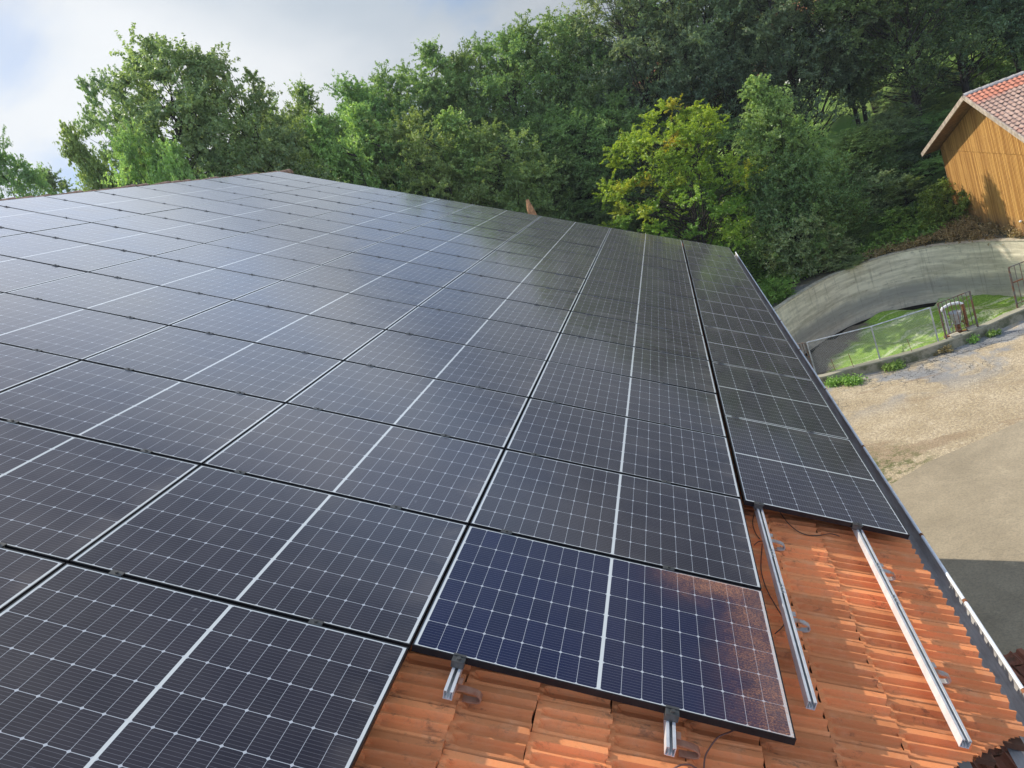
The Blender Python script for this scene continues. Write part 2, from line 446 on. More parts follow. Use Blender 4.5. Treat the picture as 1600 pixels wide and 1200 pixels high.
def f_iron(t):
    n = t.noise(t.pos(), 7, 5, 0.65)
    return bsdf(t, t.mix(t.ramp(n, 0.4, 0.62), (0.13, 0.125, 0.115), (0.17, 0.075, 0.035)), 0.7, 0.2)
M_iron = material('grey iron bars with rust', f_iron)


def f_ground(t):
    P = t.pos(); x, y, z = t.sep(P)
    big = t.noise(P, 0.16, 5, 0.6, 0.4); med = t.noise(P, 0.9, 6, 0.65); fine = t.noise(P, 14, 5, 0.7)
    st = t.vor(P, 26, 'F1', 0)
    grav = t.mix(t.ramp(med, 0.35, 0.7), (0.42, 0.33, 0.20), (0.56, 0.455, 0.30))
    grav = t.mix(t.ramp(fine, 0.35, 0.65, 0.0, 0.75), grav, (0.21, 0.165, 0.115))
    grav = t.mix(t.ramp(st, 0.0, 0.3, 0.45, 0.0), grav, (0.62, 0.57, 0.48))
    sp = t.noise(P, 7.5, 6, 0.85)
    grav = t.mix(t.ramp(sp, 0.56, 0.66, 0.0, 0.7), grav, (0.17, 0.14, 0.10))
    grav = t.mix(t.ramp(sp, 0.44, 0.36, 0.0, 0.6), grav, (0.62, 0.54, 0.41))
    # worn grey asphalt remnants with cracks along the pit wall
    near = t.ramp(y, 23.5, 26.5)
    am = t.m('MULTIPLY', near, t.ramp(t.noise(P, 0.34, 6, 0.62, 0.6), 0.46, 0.56))
    asp = t.mix(t.ramp(med, 0.35, 0.7), (0.20, 0.20, 0.20), (0.31, 0.30, 0.28))
    crk = t.vor(t.vm('ADD', P, t.scl(t.noise(P, 2.0, 3, 0.6, 0.0, True), 0.5)), 3.1, 'DISTANCE_TO_EDGE', 0)
    crk = t.m('MULTIPLY', t.ramp(t.m('ADD', crk, t.m('MULTIPLY', fine, 0.14)), 0.115, 0.07), t.ramp(t.noise(P, 0.5, 3, 0.5), 0.42, 0.54, 0.0, 0.95))
    c = t.mix(am, grav, asp)
    c = t.mix(t.m('MULTIPLY', crk, near), c, (0.06, 0.055, 0.045))
    mud = t.m('MULTIPLY', t.ramp(t.noise(t.vm('MULTIPLY', P, (0.35, 1.0, 1.0)), 0.55, 5, 0.6, 0.5), 0.55, 0.64), t.ramp(y, 17, 20))
    c = t.mix(t.m('MULTIPLY', mud, 0.55), c, (0.24, 0.165, 0.10))
    # moss and weeds in the joint by the pavement
    pm = t.vm('LENGTH', t.vm('SUBTRACT', t.vm('MULTIPLY', P, (1.0, 0.62, 0.0)), (3.7, 12.0, 0.0)), out=1)
    ms = t.m('MULTIPLY', t.ramp(pm, 1.9, 0.6), t.ramp(t.noise(P, 3.0, 6, 0.75), 0.46, 0.6))
    c = t.mix(t.m('MULTIPLY', ms, 0.85), c, (0.085, 0.10, 0.03))
    # soil and meadow away from the yard
    wood = t.m('MAXIMUM', t.ramp(z, -9.2, -8.9), t.ramp(x, -11.5, -13.0))
    soil = t.mix(t.ramp(med, 0.35, 0.65), (0.035, 0.045, 0.018), (0.06, 0.055, 0.03))
    mead = t.mix(t.ramp(t.noise(P, 0.25, 5, 0.6), 0.35, 0.65), (0.10, 0.19, 0.03), (0.20, 0.30, 0.07))
    soil = t.mix(t.ramp(t.m('ADD', y, t.m('MULTIPLY', big, 14.0)), 74.0, 80.0), soil, mead)
    c = t.mix(wood, c, soil)
    return bsdf(t, c, 0.95, 0.0, t.bump(t.m('ADD', fine, t.m('MULTIPLY', st, 0.6)), 0.8, 0.03), 0.25)
M_ground = material('gravel yard, wood soil and meadow', f_ground)


def f_pave(t):
    P = t.pos(); n = t.noise(P, 0.5, 6, 0.62, 0.4); f2 = t.noise(P, 22, 5, 0.75)
    c = t.mix(t.ramp(n, 0.3, 0.7), (0.28, 0.23, 0.155), (0.40, 0.33, 0.225))
    c = t.mix(t.ramp(t.noise(P, 1.4, 4, 0.6), 0.62, 0.7, 0, 0.5), c, (0.48, 0.40, 0.27))
    c = t.mix(t.ramp(f2, 0.35, 0.7, 0.0, 0.6), c, (0.16, 0.14, 0.105))
    return bsdf(t, c, 0.92, 0.0, t.bump(f2, 0.6, 0.01), 0.25)
M_pave = material('smooth tan concrete pavement', f_pave)


def f_crust(t):
    P = t.pos(); x, y, z = t.sep(P)
    n = t.noise(P, 0.55, 6, 0.65, 0.6); f2 = t.noise(P, 11, 5, 0.75)
    g = t.mix(t.ramp(f2, 0.35, 0.65), (0.12, 0.24, 0.03), (0.32, 0.46, 0.085))
    pale = t.noise(t.vm('MULTIPLY', t.vm('ADD', P, t.comb(0.0, t.m('MULTIPLY', x, -0.28), 0.0)), (0.12, 1.1, 1.0)), 1.0, 4, 0.6, 0.5)
    g = t.mix(t.m('MULTIPLY', t.ramp(pale, 0.52, 0.58), t.ramp(f2, 0.40, 0.52)), g, (0.50, 0.56, 0.32))
    mudc = t.mix(t.ramp(f2, 0.35, 0.65), (0.10, 0.085, 0.065), (0.20, 0.17, 0.13))
    k = t.m('ADD', t.m('ADD', t.m('MULTIPLY', x, 1.0), t.m('MULTIPLY', y, -0.55)), t.m('MULTIPLY', n, 4.0))
    c = t.mix(t.ramp(k, -14.1, -12.9), mudc, g)
    return bsdf(t, c, 0.95, 0.0, t.bump(f2, 0.9, 0.06), 0.2)
M_crust = material('grass and mud crust in the pit', f_crust)
M_foot_shade = mt_flat('black painted foot shade', (0.012, 0.011, 0.009), 0.95, 0, 0.2, 3, 0.05)  # near-black colour painted in for the shade along the far wall's foot


def f_bark(t):
    P = t.pos(); n = t.noise(t.vm('MULTIPLY', P, (3.0, 3.0, 0.7)), 2.5, 5, 0.7)
    return bsdf(t, t.mix(t.ramp(n, 0.35, 0.65), (0.018, 0.016, 0.014), (0.055, 0.047, 0.038)), 0.95, 0, None, 0.2)
M_bark = material('tree bark', f_bark)


def f_leaf(dark, light, tip=None, trans=0.5, tipat=0.75, autumn=None):
    def f(t):
        a = t.attr('tint'); hgt = t.attr('hgt'); r = t.rnd()
        c = t.mix(a, dark, light)
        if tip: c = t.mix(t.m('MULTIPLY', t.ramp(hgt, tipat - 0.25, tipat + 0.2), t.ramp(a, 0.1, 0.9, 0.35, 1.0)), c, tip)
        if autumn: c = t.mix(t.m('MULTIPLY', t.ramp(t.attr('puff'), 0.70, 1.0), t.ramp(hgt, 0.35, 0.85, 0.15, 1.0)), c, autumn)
        hs = t.node('ShaderNodeHueSaturation'); t.put(hs.inputs['Hue'], t.ramp(r, 0, 1, 0.485, 0.515))
        t.put(hs.inputs['Value'], t.ramp(r, 0, 1, 0.85, 1.15)); t.put(hs.inputs['Color'], c); c = hs.outputs[0]
        b = bsdf(t, c, 0.42, 0.0, None, 0.55)
        tr = t.node('ShaderNodeBsdfTranslucent')
        t.put(tr.inputs[0], t.mix(1.0, c, (1.0, 1.0, 0.55), 'MULTIPLY'))
        mx = t.node('ShaderNodeMixShader'); mx.inputs[0].default_value = trans
        t.l.new(b, mx.inputs[1]); t.l.new(tr.outputs[0], mx.inputs[2])
        return mx.outputs[0]
    return f
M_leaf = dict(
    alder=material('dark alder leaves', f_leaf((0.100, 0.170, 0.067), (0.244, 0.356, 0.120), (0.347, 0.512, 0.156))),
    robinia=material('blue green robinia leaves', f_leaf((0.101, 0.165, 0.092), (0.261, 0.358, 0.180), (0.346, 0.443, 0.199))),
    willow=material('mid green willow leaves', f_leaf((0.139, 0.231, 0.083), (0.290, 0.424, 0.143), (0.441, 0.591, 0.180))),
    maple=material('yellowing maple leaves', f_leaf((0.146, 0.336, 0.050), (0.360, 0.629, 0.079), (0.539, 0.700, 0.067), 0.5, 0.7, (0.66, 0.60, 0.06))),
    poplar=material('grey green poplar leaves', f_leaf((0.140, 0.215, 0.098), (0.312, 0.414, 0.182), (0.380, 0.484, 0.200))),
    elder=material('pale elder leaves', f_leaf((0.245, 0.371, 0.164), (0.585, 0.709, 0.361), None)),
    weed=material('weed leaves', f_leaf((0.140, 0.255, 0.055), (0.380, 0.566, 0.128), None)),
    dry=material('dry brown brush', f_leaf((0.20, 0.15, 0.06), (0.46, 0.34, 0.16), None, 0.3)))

# ------------------------------------------------------------------ clay tiles
def sstep(x, a, b):
    q = np.clip((x - a) / (b - a), 0, 1); return q * q * (3 - 2 * q)


def tile_profile(u, v, coarse=False):
    """height of an interlocking double-trough tile over u (across) and v (down the slope), 0..1"""
    th = np.zeros_like(u); start = sstep(v, 0.09, 0.16)
    sw = 0.06 if coarse else 0.03
    for a0, a1, d0 in ((0.15, 0.47, 0.028), (0.55, 0.80, 0.025)):
        dd = np.abs(u - (a0 + a1) / 2); hw = (a1 - a0) / 2
        prof = 1 - sstep(dd, hw - sw, hw + sw * 0.4)
        rnd_ = sstep(v - 0.05 - 0.09 * (dd / hw) ** 2, 0.0, 0.045)
        th = np.maximum(th, prof * rnd_ * d0)
    joint = 0.034 * (1 - sstep(u, 0.012, 0.04)) + 0.004 * (1 - sstep(u, 0.03, 0.16))
    return -th - joint, th / 0.028


def tile_field(name, s1, ncourse, y0, ntile, tw, tl, nu, nv, mat, parent, to_world, seed=1, keep=None, lip=0.022, jig=1.0, prof=tile_profile):
    """s1 is the eave end; courses count up the slope"""
    rs = np.random.default_rng(seed)
    us = np.linspace(0, 1, nu); vs = np.concatenate([np.linspace(0, 1, nv), [1.0]])
    U, V = np.meshgrid(us, vs, indexing='ij')
    hp, tr = prof(U, V)
    Vh = V.copy()
    base = hp + lip * Vh
    base[:, -1] = lip - 0.030 - (0.018 if prof is tile_profile else 0.0)                                    # the front lip turns down
    idx = np.arange(nu * (nv + 1)).reshape(nu, nv + 1)
    q = np.stack([idx[:-1, :-1], idx[1:, :-1], idx[1:, 1:], idx[:-1, 1:]], -1).reshape(-1, 4)
    allv = []; allq = []; tc = []; trr = []; vr = []; n0 = 0
    for k in range(ncourse):
        sa = s1 - (k + 1) * tl; off = rs.normal() * 0.004 * jig
        for j in range(ntile):
            ya = y0 + j * tw + off + rs.normal() * 0.0012 * jig; col = rs.random()
            dh = rs.normal() * 0.0022 * jig; ds = rs.normal() * 0.004 * jig; tl_u = rs.normal() * 0.002 * jig; tl_v = rs.normal() * 0.003 * jig
            S = sa + V * tl + ds + 0.004 * jig * np.sin(U * 9 + col * 7) * (V > 0.9)
            Y = ya + U * tw * 0.985
            Hh = base + dh + tl_u * (U - 0.5) + tl_v * V
            if keep is not None:
                cen = keep((S.ravel()[q].mean(1)), (Y.ravel()[q].mean(1)), rs)
                if not cen.any(): continue
                qq = q[cen]
            else: qq = q
            allv.append(np.stack([S.ravel(), Y.ravel(), Hh.ravel()], 1)); allq.append(qq + n0); n0 += S.size
            tc.append(np.full(S.size, col)); trr.append(tr.ravel()); vr.append(np.full(S.size, ncourse - 1 - k))
    v = np.concatenate(allv); qs = np.concatenate(allq)
    return mesh_np(name, to_world(v), qs, mat, parent, dict(tcol=('POINT', np.concatenate(tc)), trough=('POINT', np.concatenate(trr)), vrow=('POINT', np.concatenate(vr))), smooth=False)


HT = -0.150                                              # tile rib level under the panel plane
def roof_world(v):
    s, y, h = v[:, 0], v[:, 1], v[:, 2] + HT
    return np.stack([s * CA + h * SA, y, -s * SA + h * CA], 1)


S_EAVE, S_RIDGE, Y_N, Y_S = 1.25, -10.62, 16.62, -3.6


def valley(s):
    return 0.61 + (s - 1.22) * 0.80


M_deck = mt_flat('dark roof battens', (0.10, 0.05, 0.03), 0.95, 0, 0.3, 6)
barn = thing('farm_building', (-4.6, 6.5, ZG), 'long farm building under orange clay tiles whose roof slope carries the solar panels', 'building')
BW = barn
x_w, x_r = S_EAVE * CA - 0.35, S_RIDGE * CA
z_r = -S_RIDGE * SA
x_l = 2 * x_r - x_w
mb = MB()
zt = -0.72 - 0.2
def wall(a, b, h0, h1, t=0.3):
    mb.box(a + (h0,), b + (h1,))
mb.box((x_w - 0.3, -0.8, ZG), (x_w, 16.3, zt)); mb.box((x_l, -3.3, ZG), (x_l + 0.3, 16.3, zt))
for ya, yb in ((15.997, 16.297), (-3.3, -3.0)):
    xe = x_w if ya > 0 else -2.2
    poly = [(x_l, ZG), (xe, ZG), (xe, zt if ya > 0 else 0.9), (x_r, z_r - 0.45), (x_l, zt)]
    mb.extrude(poly, lambda p, q, tt: (p, tt, q), ya, yb)
o = mb.build('wall', M_plaster); world_child(o, barn)
# deck just under the tiles, both slopes, and the far verge board
mb = MB()
def slab(s0, s1, ya, yb, h0, h1, mirror=False):
    P = [W(s0, ya, h0), W(s1, ya, h0), W(s1, yb, h0), W(s0, yb, h0), W(s0, ya, h1), W(s1, ya, h1), W(s1, yb, h1), W(s0, yb, h1)]
    if mirror: P = [(2 * x_r - p[0], p[1], p[2]) for p in P]
    mb.hexa(P)
dk = HT - 0.048
# the cut along the valley is built as strips
ss = np.linspace(-3.4, S_EAVE, 24)
for a_, b_ in zip(ss[:-1], ss[1:]):
    slab(a_, b_, valley((a_ + b_) / 2) + 0.03, 16.6, dk - 0.03, dk)
slab(S_RIDGE, -3.4, Y_S, 16.6, dk - 0.03, dk)
slab(S_RIDGE, S_EAVE, Y_S, 16.6, dk - 0.03, dk, True)
o = mb.build('roof_deck', M_deck); world_child(o, barn)
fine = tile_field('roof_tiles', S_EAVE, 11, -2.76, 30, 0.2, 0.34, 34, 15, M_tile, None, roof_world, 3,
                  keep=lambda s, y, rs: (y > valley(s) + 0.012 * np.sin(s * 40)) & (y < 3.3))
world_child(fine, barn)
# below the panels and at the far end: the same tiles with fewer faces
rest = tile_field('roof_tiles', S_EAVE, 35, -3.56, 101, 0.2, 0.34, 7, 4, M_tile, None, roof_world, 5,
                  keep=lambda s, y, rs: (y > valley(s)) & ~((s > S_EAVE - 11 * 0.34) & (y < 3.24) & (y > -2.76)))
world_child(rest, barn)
# ridge caps
mb = MB()
rs = random.Random(4)
yy = Y_S
while yy < Y_N:
    r0 = 0.105 + rs.uniform(-0.006, 0.006); L_ = 0.40
    dz_ = rs.uniform(-0.012, 0.012)
    pts0 = []; pts1 = []
    for j in range(9):
        an = math.radians(-12 + 204 * j / 8)
        pts0.append((x_r + r0 * 1.0 * math.cos(an), yy, z_r - 0.145 + r0 * math.sin(an) + dz_))
        pts1.append((x_r + r0 * 1.22 * math.cos(an), yy + L_, z_r - 0.145 + r0 * 1.24 * math.sin(an) + dz_))
    pts2 = [(x_r + (p[0] - x_r) * 0.86, p[1], z_r - 0.145 + (p[2] - z_r + 0.125) * 0.84) for p in pts1]
    n = 9; vs = pts0 + pts1 + pts2
    mb.add(vs, [(i, i + 1, n + i + 1, n + i) for i in range(8)] + [(n + i, n + i + 1, 2 * n + i + 1, 2 * n + i) for i in range(8)])
    yy += 0.36
M_ridge = mt_flat('lichen grey brown ridge tile', (0.25, 0.15, 0.105), 0.9, 0, 0.5, 12)
o = mb.build('ridge_cap', M_ridge); world_child(o, barn)
mb = MB()
for mir in (False, True):
    slab(S_RIDGE, S_EAVE, 16.6, 16.64, HT - 0.16, HT + 0.02, mir)
o = mb.build('verge_board', M_wood_grey); world_child(o, barn)

# gutter along the eave: half round trough, bright rolled rim, brackets
gut = thing('roof_gutter', (1.2, 0.6, -0.85), 'dull zinc half round gutter running along the eave below the solar panels', 'gutter')
cx, cz = W(S_EAVE + 0.065, 0, HT - 0.045)[0], W(S_EAVE + 0.065, 0, HT - 0.045)[2]
mb = MB(); R1, R0 = 0.085, 0.081; y0g, y1g = 0.30, 16.7; n = 10
arc = [(math.cos(math.radians(180 + 180 * j / n)), math.sin(math.radians(180 + 180 * j / n))) for j in range(n + 1)]
poly = [(cx + R1 * a_, cz + R1 * b_) for a_, b_ in arc] + [(cx + R0 * a_, cz + R0 * b_) for a_, b_ in reversed(arc)]
mb.extrude(poly, lambda p, q, tt: (p, tt, q), y0g, y1g)
mb.box((cx - R1 - 0.05, y0g, cz + 0.002), (cx - R1, y1g, cz + 0.006))
o = mb.build('trough', M_zinc); world_child(o, gut)
mb = MB(); mb.tube([(cx + R1 + 0.004, y0g, cz + 0.004), (cx + R1 + 0.004, y1g, cz + 0.004)], 0.011, 8)
o = mb.build('rim', M_zinc_rim, smooth=False); world_child(o, gut)
for yb in (0.95, 1.78, 2.62, 4.3, 6.0, 7.7, 9.4):
    mb = MB()
    mb.extrude([(cx + (R1 + 0.006) * math.cos(math.radians(g)), cz + (R1 + 0.006) * math.sin(math.radians(g))) for g in range(180, 361, 20)] +
               [(cx + (R1 + 0.001) * math.cos(math.radians(g)), cz + (R1 + 0.001) * math.sin(math.radians(g))) for g in range(360, 179, -20)],
               lambda p, q, tt: (p, tt, q), yb, yb + 0.03)
    mb.tube([(cx + R1 + 0.004, yb, cz + 0.004), (cx + R1 + 0.004, yb + 0.03, cz + 0.004)], 0.0135, 8)
    o = mb.build('bracket', M_rust); world_child(o, gut)

# lower wing roof beyond the valley
wing = thing('lower_wing', (3.0, 0.0, ZG), 'lower wing with an old brown tiled roof below the corner of the main eave', 'building')
YE, ZE = 3.25, -2.5; PW = math.radians(24)
def wing_world(v):
    s, y, h = v[:, 0], v[:, 1], v[:, 2]              # s grows down the slope towards +Y, y runs along X
    return np.stack([0.35 + y, YE + s * math.cos(PW) + h * math.sin(PW), ZE - s * math.sin(PW) + h * math.cos(PW)], 1)
o = tile_field('roof', 0.0, 22, 0.0, 42, 0.2, 0.33, 12, 6, M_tile_low, None, wing_world, 11); world_child(o, wing)
mb = MB()
yr, zr_ = YE - 7.26 * math.cos(PW), ZE + 7.26 * math.sin(PW)
mb.hexa([(0.36, YE - 0.05, ZE - 0.12), (8.8, YE - 0.05, ZE - 0.12), (8.8, yr, zr_ - 0.12), (0.36, yr, zr_ - 0.12),
         (0.36, YE - 0.05, ZE - 0.04), (8.8, YE - 0.05, ZE - 0.04), (8.8, yr, zr_ - 0.04), (0.36, yr, zr_ - 0.04)])
o = mb.build('roof_deck', M_wood_dark); world_child(o, wing)
mb = MB(); mb.box((0.6, yr, ZG), (8.5, YE - 0.4, ZE - 0.15)); o = mb.build('wall', M_plaster); world_child(o, wing)

# ------------------------------------------------------------------ solar panels
PL, PWD, PITCH_S, PITCH_Y = 1.732, 1.132, 1.742, 1.154
ROT = Euler((0, A30, 0)).to_matrix()
ROT90 = ROT @ Matrix.Rotation(math.radians(90), 3, 'Z')


def panel_frame():
    mb = MB(); a, b, l, dp = PL / 2, PWD / 2, 0.0065, 0.035
    for sy in (-1, 1):
        y0_, y1_ = sorted((sy * b, sy * (b - l))); mb.box((-a, y0_, -dp), (a, y1_, 0))
    for sx in (-1, 1):
        x0_, x1_ = sorted((sx * a, sx * (a - l))); mb.box((x0_, -b + l, -dp), (x1_, b - l, -0.0004))
    return mb.build('frame', M_frame)


def panel_glass(mat):
    mb = MB(); a, b = PL / 2 - 0.006, PWD / 2 - 0.006
    mb.box((-a, -b, -0.007), (a, b, -0.0015)); return mb.build('cell_glass', mat)


def clamp_mesh(kind):
    mb = MB()
    if kind == 'mid':
        mb.box((-0.033, -0.0275, 0.0), (0.033, 0.0075, 0.0045)); mb.tube([(0, -0.010, 0.004), (0, -0.010, 0.013)], 0.0075, 6)
        mb.box((-0.03, -0.0165, -0.04), (0.03, -0.0035, 0.0))
    else:
        mb.box((-0.03, -0.038, -0.036), (0.03, -0.0015, 0.0)); mb.box((-0.03, -0.0015, 0.0005), (0.03, 0.011, 0.005))
        mb.tube([(0, -0.020, 0.0), (0, -0.020, 0.010)], 0.010, 8)
    return mb.build('clamp', M_clamp)


proto_f = panel_frame(); proto_g = panel_glass(M_glass); proto_gd = panel_glass(M_glass_d)
proto_cm = clamp_mesh('mid'); proto_ce = clamp_mesh('end')
protos = [proto_f, proto_g, proto_gd, proto_cm, proto_ce]
ORD = ['first', 'second', 'third', 'fourth', 'fifth', 'sixth', 'seventh', 'eighth', 'ninth', 'tenth', 'eleventh', 'twelfth', 'thirteenth', 'fourteenth', 'fifteenth']
COLN = ['column of the dusty panel', 'second crosswise column', 'third crosswise column', 'fourth crosswise column', 'column below the ridge one', 'column along the ridge']
rsn = random.Random(12)
RAILS = {0: (-0.54, -1.51), 1: (-0.46, -1.48), 2: (-0.38, -1.33), 3: (-0.40, -1.38), 4: (-0.40, -1.36), 5: (-0.40, -1.36)}


def add_panel(s, y, rot, label, clamps, dirty=False):
    o = bpy.data.objects.new('solar_panel', None); COL.objects.link(o); o.empty_display_size = 0.2
    j = Euler((math.radians(rsn.gauss(0, 0.07)), math.radians(rsn.gauss(0, 0.09)), 0)).to_matrix()
    o.matrix_world = Matrix.Translation(W(s, y, 0)) @ (rot @ j).to_4x4()
    tag(o, label, 'solar panel', 'solar panels on the tiled roof')
    f_ = proto_f.copy(); COL.objects.link(f_); f_.parent = o
    g_ = (proto_gd if dirty else proto_g).copy(); COL.objects.link(g_); g_.parent = o; g_.name = 'cell_glass'
    for lx, ly, rz, kind in clamps:
        c_ = (proto_cm if kind == 'mid' else proto_ce).copy(); COL.objects.link(c_); c_.parent = o; c_.name = 'clamp'
        c_.location = (lx, ly, 0.0003); c_.rotation_euler = (0, 0, rz)
    return o


def in_view(s, y, hs, hy):
    for a_, b_ in ((s, y), (s - hs, y - hy), (s + hs, y - hy), (s - hs, y + hy), (s + hs, y + hy)):
        p = CM.T @ (np.array(W(a_, b_)) - CW)
        if p[2] > 0.2 and -20 < 800 + F * p[0] / p[2] < 1620 and -20 < 600 + F * p[1] / p[2] < 1215: return True
    return False


for mcol in range(6):
    for row in range(-1, 14):
        if mcol == 0 and row < 0: continue
        s = -(mcol + 0.5) * PITCH_S; y = (row + 0.5) * PITCH_Y
        if not in_view(s, y, PL / 2, PWD / 2): continue
        cl = []
        first = row == 0 if mcol == 0 else row == -1
        for r_ in RAILS[mcol]:
            cl.append((r_ - mcol * PITCH_S - s, -PWD / 2, 0, 'end' if (first and mcol == 0) else 'mid'))
        if mcol == 0 and row == 0:
            lab = 'blue looking solar panel at the bare tiles with orange dust over its lower corner'
        elif row == -1:
            lab = 'solar panel at the bottom edge of the picture beside the bare tiles' if mcol == 1 else 'solar panel cut off by the lower left corner of the picture'
        else:
            where = ORD[row] + ' row'
            if row == 0: where = 'row level with the dusty panel'
            if row == 13: where = 'last row at the far gable edge'
            lab = 'dark solar panel in the %s from the bare tiles, %s' % (where, COLN[mcol])
            if row in (0, 13): lab = 'dark solar panel, %s, %s' % (where, COLN[mcol])
        add_panel(s, y, ROT, lab, cl, dirty=(mcol == 0 and row == 0))
YR0 = 2.285
for k in range(8):
    y = YR0 + PL / 2 + k * PITCH_S
    s = 0.022 + PWD / 2
    # these lie turned a quarter, long side along the eave
    cl = [(-PL / 2, -(r_ - s), -math.pi / 2, 'mid') for r_ in (0.12, 0.80)]
    lab = 'lengthwise solar panel beside the gutter, ' + ('nearest, right above the two bare rails' if k == 0 else 'at the far gable corner' if k == 7 else ORD[k] + ' away from the bare rails')
    add_panel(s, y, ROT90, lab, cl)
for p in protos: bpy.data.objects.remove(p)

# rails: open channel profile pushed along the eave direction
def rail_mb(s, y0_, y1_, hooks, hook_mat, label, splice=None):
    o = thing('mounting_rail', W(s, y0_, -0.037), label, 'mounting rail', 'aluminium mounting rails', rot=(0, A30, 0))
    mb = MB(); w2, hh, t_, sl_ = 0.021, 0.045, 0.003, 0.0075
    prof = [(-w2, 0), (-sl_, 0), (-sl_, -0.010), (-sl_ - t_, -0.010), (-sl_ - t_, -t_), (-w2 + t_, -t_), (-w2 + t_, -hh + t_), (-0.009, -hh + t_), (-0.009, -hh + 0.016),
            (-0.006, -hh + 0.016), (-0.006, -hh + t_), (0.006, -hh + t_), (0.006, -hh + 0.016), (0.009, -hh + 0.016), (0.009, -hh + t_),
            (w2 - t_, -hh + t_), (w2 - t_, -t_), (sl_ + t_, -t_), (sl_ + t_, -0.010), (sl_, -0.010), (sl_, 0), (w2, 0), (w2, -hh), (-w2, -hh)]
    L_ = y1_ - y0_
    n = len(prof)
    vs = [(a_, 0, b_) for a_, b_ in prof] + [(a_, L_, b_) for a_, b_ in prof]
    from mathutils.geometry import tessellate_polygon
    tri = tessellate_polygon([[Vector((a_, b_, 0)) for a_, b_ in prof]])
    mb.add(vs, [(i, (i + 1) % n, n + (i + 1) % n, n + i) for i in range(n)] + [tuple(tt) for tt in tri] + [tuple(n + i for i in reversed(tt)) for tt in tri])
    mb.build('channel', M_alu, o)
    for sy in (splice or []):
        mb = MB(); mb.box((-0.006, sy - 0.05, -0.011), (0.006, sy + 0.05, -0.002))
        for q_ in (-0.035, 0.0, 0.035): mb.tube([(0, sy + q_, -0.004), (0, sy + q_, 0.0045)], 0.0062, 6)
        mb.build('splice_bolt', M_steel, o)
    for hy, hm in hooks:
        mb = MB(); path = [(0.018, -0.050), (0.060, -0.047), (0.105, -0.050), (0.128, -0.058), (0.138, -0.072), (0.135, -0.088), (0.120, -0.096), (0.095, -0.099), (0.055, -0.101)]
        th = 0.0035
        nrm = []
        for i in range(len(path)):
            a_ = Vector(path[max(i - 1, 0)]); b_ = Vector(path[min(i + 1, len(path) - 1)]); d_ = (b_ - a_).normalized(); nrm.append(Vector((-d_.y, d_.x)))
        poly = [(p[0] + nn.x * th, p[1] + nn.y * th) for p, nn in zip(path, nrm)] + [(p[0] - nn.x * th, p[1] - nn.y * th) for p, nn in reversed(list(zip(path, nrm)))]
        k = len(path)
        vs = [(a_, hy - 0.018, b_) for a_, b_ in poly] + [(a_, hy + 0.018, b_) for a_, b_ in poly]; n2 = len(poly)
        fs = [(i, (i + 1) % n2, n2 + (i + 1) % n2, n2 + i) for i in range(n2)]
        fs += [(i + 1, i, n2 - 1 - i, n2 - 2 - i) for i in range(k - 1)] + [(n2 + i, n2 + i + 1, 2 * n2 - 2 - i, 2 * n2 - 1 - i) for i in range(k - 1)]
        mb.add(vs, fs)
        mb.box((0.021, hy - 0.02, -0.062), (0.026, hy + 0.02, -0.008)); mb.box((0.021, hy - 0.02, -0.012), (0.045, hy + 0.02, -0.008))
        mb.build('roof_hook', hm, o)
    return o


rail_mb(0.135, 0.33, 15.9, [(1.60, M_hook), (0.72, M_hook)], None, 'long bare aluminium rail on the tiles, close to the dusty panel', [1.35, 0.95])
rail_mb(0.825, 0.32, 15.9, [(1.53, M_hook), (0.55, M_hook)], None, 'long bare aluminium rail on the tiles, nearer to the gutter', [1.48, 1.12])
rail_mb(-1.51, -0.175, 16.0, [(0.09, M_hook2)], None, 'short rail end sticking out below the dusty panel, beside its upper corner')
rail_mb(-0.54, -0.175, 16.0, [(0.09, M_hook2)], None, 'short rail end sticking out below the middle of the dusty panel')
for mcol in range(1, 6):
    for r_ in RAILS[mcol]:
        rail_mb(r_ - mcol * PITCH_S, -1.25, 16.0, [], None, 'aluminium rail glimpsed in the dark gaps between the crosswise solar panels')

# cables on the tiles
def cable(pts, r, mat, label, h=-0.125):
    P = [Vector(W(*rp(px, py, h + dh), h + dh)) for px, py, dh in pts]
    sm = []
    for i in range(len(P) - 1):
        p0, p1, p2, p3 = P[max(i - 1, 0)], P[i], P[i + 1], P[min(i + 2, len(P) - 1)]
        for k in range(6):
            q = k / 6; sm.append(0.5 * ((2 * p1) + (p2 - p0) * q + (2 * p0 - 5 * p1 + 4 * p2 - p3) * q * q + (3 * p1 - p0 - 3 * p2 + p3) * q ** 3))
    sm.append(P[-1]); mb = MB(); mb.tube(sm, r, 6)
    o = mb.build('cable', mat, smooth=True); me = o.data
    c0 = sm[0]; me.transform(Matrix.Translation(-c0)); o.location = c0
    tag(o, label, 'cable', 'loose cables on the tiles'); return o
cable([(1215, 795, 0), (1232, 818, 0), (1252, 833, 0), (1275, 837, 0), (1298, 834, .0), (1312, 838, 0)], 0.0032, M_cable, 'thin black cable looping out from under the nearest lengthwise panel')
cable([(1181, 795, 0), (1176, 815, 0), (1180, 832, 0), (1187, 842, .01)], 0.0032, M_cable, 'short black cable hanging behind the upper end of the rail near the dusty panel')
cable([(1178, 852, 0), (1186, 846, .03), (1196, 846, .05), (1206, 848, .02)], 0.003, M_cable, 'black cable tie wrapped across the rail near the dusty panel')
cable([(1191, 850, 0), (1189, 880, 0), (1191, 900, 0), (1200, 925, 0), (1214, 950, 0), (1225, 968, .01), (1223, 979, 0), (1211, 990, 0)], 0.0032, M_cable, 'black cable running down between the dusty panel and the bare rail')
